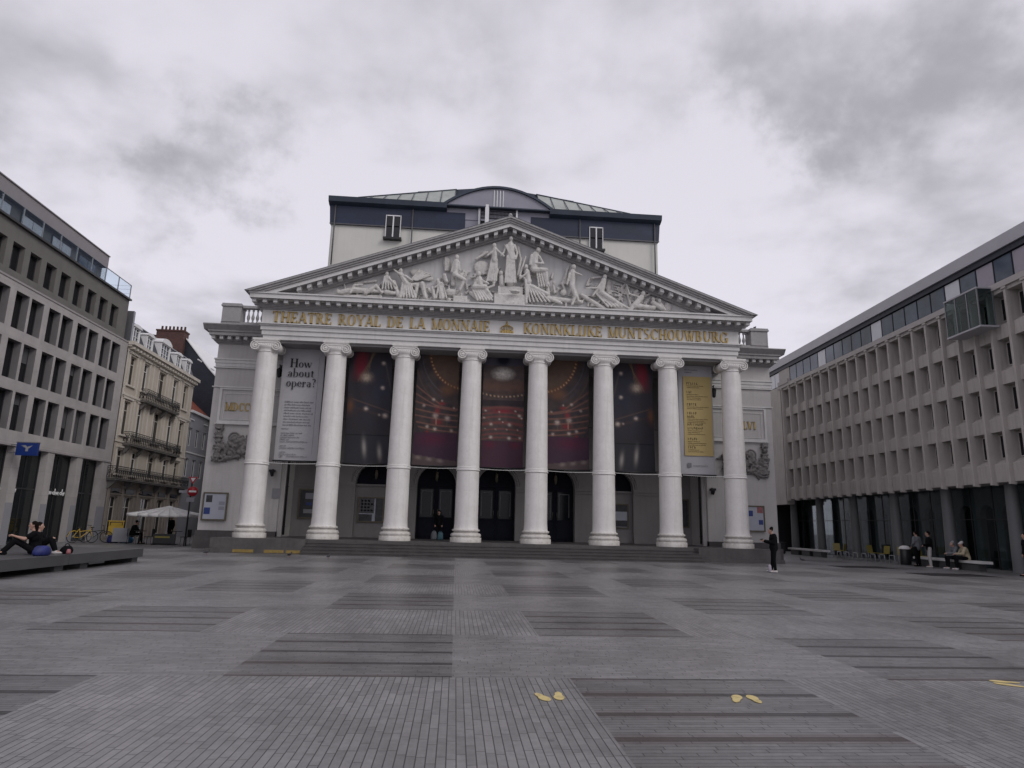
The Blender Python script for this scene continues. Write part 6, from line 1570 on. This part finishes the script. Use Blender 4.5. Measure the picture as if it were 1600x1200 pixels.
# bicycles
def bicycle(loc, rz, lab, mt, group=None):
    r = thing('bicycle', loc, rz, lab, 'bicycle', group)
    for x in (-.52, .52):
        q = MB(); q.torus((x, 0, .33), .31, .022, 'y', 24, 6); w = q.build('wheel', M['black'], r)
        q = MB(); q.tube((x, -.03, .33), (x, .03, .33), .03)
        for k in range(8): a = PI * k / 8; q.tube((x - .3 * math.cos(a), 0, .33 - .3 * math.sin(a)), (x + .3 * math.cos(a), 0, .33 + .3 * math.sin(a)), .004, seg=4)
        q.build('spokes', M['metal'], w)
    q = MB(); q.path([(-.52, 0, .33), (-.12, 0, .30), (-.22, 0, .78), (-.52, 0, .33)], .018); q.path([(-.12, 0, .30), (.36, 0, .70), (-.2, 0, .62)], .022); q.path([(.36, 0, .72), (.33, 0, .92)], .018); q.path([(.36, 0, .72), (.52, 0, .33)], .018); q.build('frame', M[mt], r)
    q = MB(); q.ell((-.25, 0, .84), .13, .07, .035); q.tube((-.22, 0, .76), (-.24, 0, .84), .014); q.build('saddle', M['black'], r)
    q = MB(); q.path([(.26, -.28, .98), (.33, -.12, .96), (.33, .12, .96), (.26, .28, .98)], .014); q.tube((.33, 0, .9), (.33, 0, .96), .016); q.build('handlebar', M['black'], r)
    q = MB(); q.prism_y([(-.85, .34), (-.72, .60), (-.5, .69), (-.3, .62), (-.32, .60), (-.5, .66), (-.7, .57), (-.82, .34)], -.03, .03); q.build('mudguard', M[mt], r)
    q = MB(); q.torus((-.12, 0, .30), .09, .01, 'y', 14, 5); q.tube((-.12, .02, .30), (-.02, .1, .18), .01); q.tube((-.12, -.02, .30), (-.22, -.1, .42), .01); q.build('crank', M['metal'], r)
bicycle((-20.6, 39.9, 0), R(55), 'yellow and black hire bicycle parked against the last pier of the left office block', 'yplastic')
bicycle((-20.4, 40.9, 0), R(20), 'dark bicycle parked between the yellow hire bicycle and yellow crate box', 'black')
r = thing('delivery_trolley', (-19.7, 41.6, 0), R(25), 'yellow box trolley standing before the cream town house', 'trolley')
b = MB(); b.prism_x([(-.3, .45), (-.36, 1.2), (.36, 1.2), (.3, .45)], -.38, .38); b.build('box', M['yplastic'], r)
b = MB(); b.box(-.42, .42, -.4, .4, 1.2, 1.25); b.build('rim', M['yplastic'], r)
for sx in (-1, 1):
    b = MB(); b.torus((sx * .3, 0, .22), .18, .04, 'x', 16, 6); b.tube((sx * .3, 0, .22), (sx * .3, 0, .46), .03); b.build('wheel', M['black'], r)
b = MB(); b.path([(-.3, -.36, 1.0), (-.3, -.6, 1.15), (.3, -.6, 1.15), (.3, -.36, 1.0)], .02); b.build('handle', M['black'], r)
bag('refuse_sack', 'light blue plastic refuse sack heaped beside the yellow trolley', 'refuse sack', (-18.9, 41.3, 0), 'bluep', .75, .55, .45, handle=False)
bag('refuse_sack', 'dark blue plastic refuse sack in front of the yellow trolley', 'refuse sack', (-19.45, 40.9, 0), 'cblue', .6, .5, .42, handle=False)

# parasol with terrace
r = thing('parasol', (-16.35, 40.4, 0), R(4), 'large square white cafe parasol before the cream town house', 'parasol')
b = MB(); n = 4; ap = (0, 0, 2.15); H_ = 1.62
cs = [(-H_, -H_), (H_, -H_), (H_, H_), (-H_, H_)]
for k in range(4):
    a, c = cs[k], cs[(k + 1) % 4]; N = 6
    for i in range(N):
        for j in range(5):
            def pt(t, s_):
                ex, ey = a[0] + (c[0] - a[0]) * t, a[1] + (c[1] - a[1]) * t; sag = -.05 * math.sin(PI * s_) - .03 * math.sin(PI * t) * s_
                return (ex * s_, ey * s_, 2.15 - .45 * s_ ** 1.1 + sag)
            b.add([pt(i / N, j / 5), pt((i + 1) / N, j / 5), pt((i + 1) / N, (j + 1) / 5), pt(i / N, (j + 1) / 5)], [(0, 1, 2, 3)], True)
        p, q_ = pt(i / N, 1), pt((i + 1) / N, 1); b.add([p, q_, (q_[0], q_[1], q_[2] - .16), (p[0], p[1], p[2] - .16)], [(0, 1, 2, 3)], True)
o = b.build('canopy', M['canvas'], r); m_ = o.modifiers.new('thick', 'SOLIDIFY'); m_.thickness = .01
b = MB(); b.tube((0, 0, 0), (0, 0, 2.12), .03); b.build('pole', M['white'], r)
b = MB(); b.box(-.4, .4, -.4, .4, 0, .08); b.build('base', M['slab'], r)
b = MB()
for c in cs: b.tube((0, 0, 1.95), (c[0] * .95, c[1] * .95, 1.66), .014); b.tube((0, 0, 1.55), (c[0] * .5, c[1] * .5, 1.80), .012)
b.build('rib_frame', M['metal'], r)
def cafe_table(loc, lab):
    r = thing('cafe_table', loc, 0, lab, 'table'); b = MB(); b.lathe(0, 0, [(.33, .72), (.33, .75)], 18, False); b.build('table_top', M['black'], r); b = MB(); b.tube((0, 0, .03), (0, 0, .72), .025); b.lathe(0, 0, [(.22, 0), (.2, .03)], 14); b.build('pedestal', M['black'], r)
cafe_table((-17.6, 40.0, 0), 'small dark round table under the left half of the parasol'); cafe_table((-15.9, 40.6, 0), 'small dark round table under the right half of the parasol')
person('dark clothed person sitting under the left side of the white parasol', (-18.2, 40.4, 0), R(-80), dict(sit), shoes='cblack')
person('dark clothed person standing beneath the middle of the white parasol', (-16.5, 41.3, 0), R(150), dict(look=(0, 1, -.3)), s=.93, shoes='cblack')
for k, (x, y, a, l) in enumerate(((-18.2, 40.4, -80, 'black cafe chair under the seated person'), (-17.0, 39.8, 90, 'black cafe chair beside the left table'), (-15.3, 40.5, 80, 'black cafe chair at the right table near the sign post'))):
    rr = thing('terrace_chair', (x, y, 0), R(a), l, 'chair', 'black terrace chairs'); b = MB(); b.box(-.2, .2, -.2, .2, .42, .45); b.build('seat', M['black'], rr); b = MB(); b.box(-.2, .2, -.22, -.2, .45, .85); b.build('backrest', M['black'], rr)
    for sx in (-1, 1):
        for sy in (-1, 1): q = MB(); q.tube((sx * .17, sy * .17, .42), (sx * .19, sy * .19, 0), .013); q.build('leg', M['black'], rr)
for k, (x, y, w) in enumerate(((-18.9, 40.6, .9), (-16.1, 39.6, 1.2))):
    rr = thing('planter_screen', (x, y, 0), 0, ['low grey terrace screen at the left of the parasol', 'low dark terrace screen with a yellow strip below the parasol'][k], 'screen')
    b = MB(); b.box(-w / 2, w / 2, -.03, .03, .08, .85 if k == 0 else .6); b.build('panel', M['greyhouse' if k == 0 else 'frame'], rr)
    b = MB(); b.box(-w / 2, -w / 2 + .08, -.15, .15, 0, .08); b.box(w / 2 - .08, w / 2, -.15, .15, 0, .08); b.build('foot', M['black'], rr)
    if k: b = MB(); b.box(-w / 2 + .1, w / 2 - .3, -.04, -.031, .38, .48); b.build('stripe', M['ychair'], rr)
# sign post
r = thing('sign_post', (-14.7, 38.9, 0), R(8), 'dark street post with a red no entry sign and smaller signs at the theatre corner', 'sign')
b = MB(); b.tube((0, 0, 0), (0, 0, 3.75), .045, seg=10); b.lathe(0, 0, [(.09, 0), (.08, .3), (.05, .34)], 12); b.build('post', M['black'], r)
b = MB(); b.tube((.10, -.06, 2.95), (.10, -.09, 2.95), .27, seg=28); d = b.build('no_entry_disc', M['signred'], r)
b = MB(); b.box(-.09, .29, -.10, -.091, 2.90, 3.0); b.build('white_bar', M['white'], d)
b = MB(); b.box(-.18, .24, -.08, -.06, 2.38, 2.62); b.build('blue_plate', M['greyhouse'], r)
b = MB(); b.prism_y([(-.2, 3.75), (.3, 3.75), (.05, 3.35)], -.08, -.06); t_ = b.build('red_triangle', M['signred'], r)
b = MB(); b.prism_y([(-.08, 3.69), (.18, 3.69), (.05, 3.47)], -.09, -.081); b.build('white_centre', M['white'], t_)
b = MB(); b.box(-.6, -.1, -.06, -.03, 2.86, 3.0); b.build('small_arm', M['greyhouse'], r)
# person in the doorway with bags
wp_ = tworld(-3.05, 36.1, zf)
person('person in dark clothes standing in the left open archway with bags', wp_, R(170), dict(look=(0, 1, -.4)), top='cblack', bottom='cblack', shoes='cblack', s=.9)
bag('carrier_bag', 'pale cloth bag on the porch floor in the left open archway', 'bag', (wp_[0] - .22, wp_[1] - .45, wp_[2]), 'cgrey', .34, .2, .45)
bag('carrier_bag', 'teal bag on the porch floor in the left open archway', 'bag', (wp_[0] + .12, wp_[1] - .5, wp_[2]), 'cteal', .34, .2, .42)
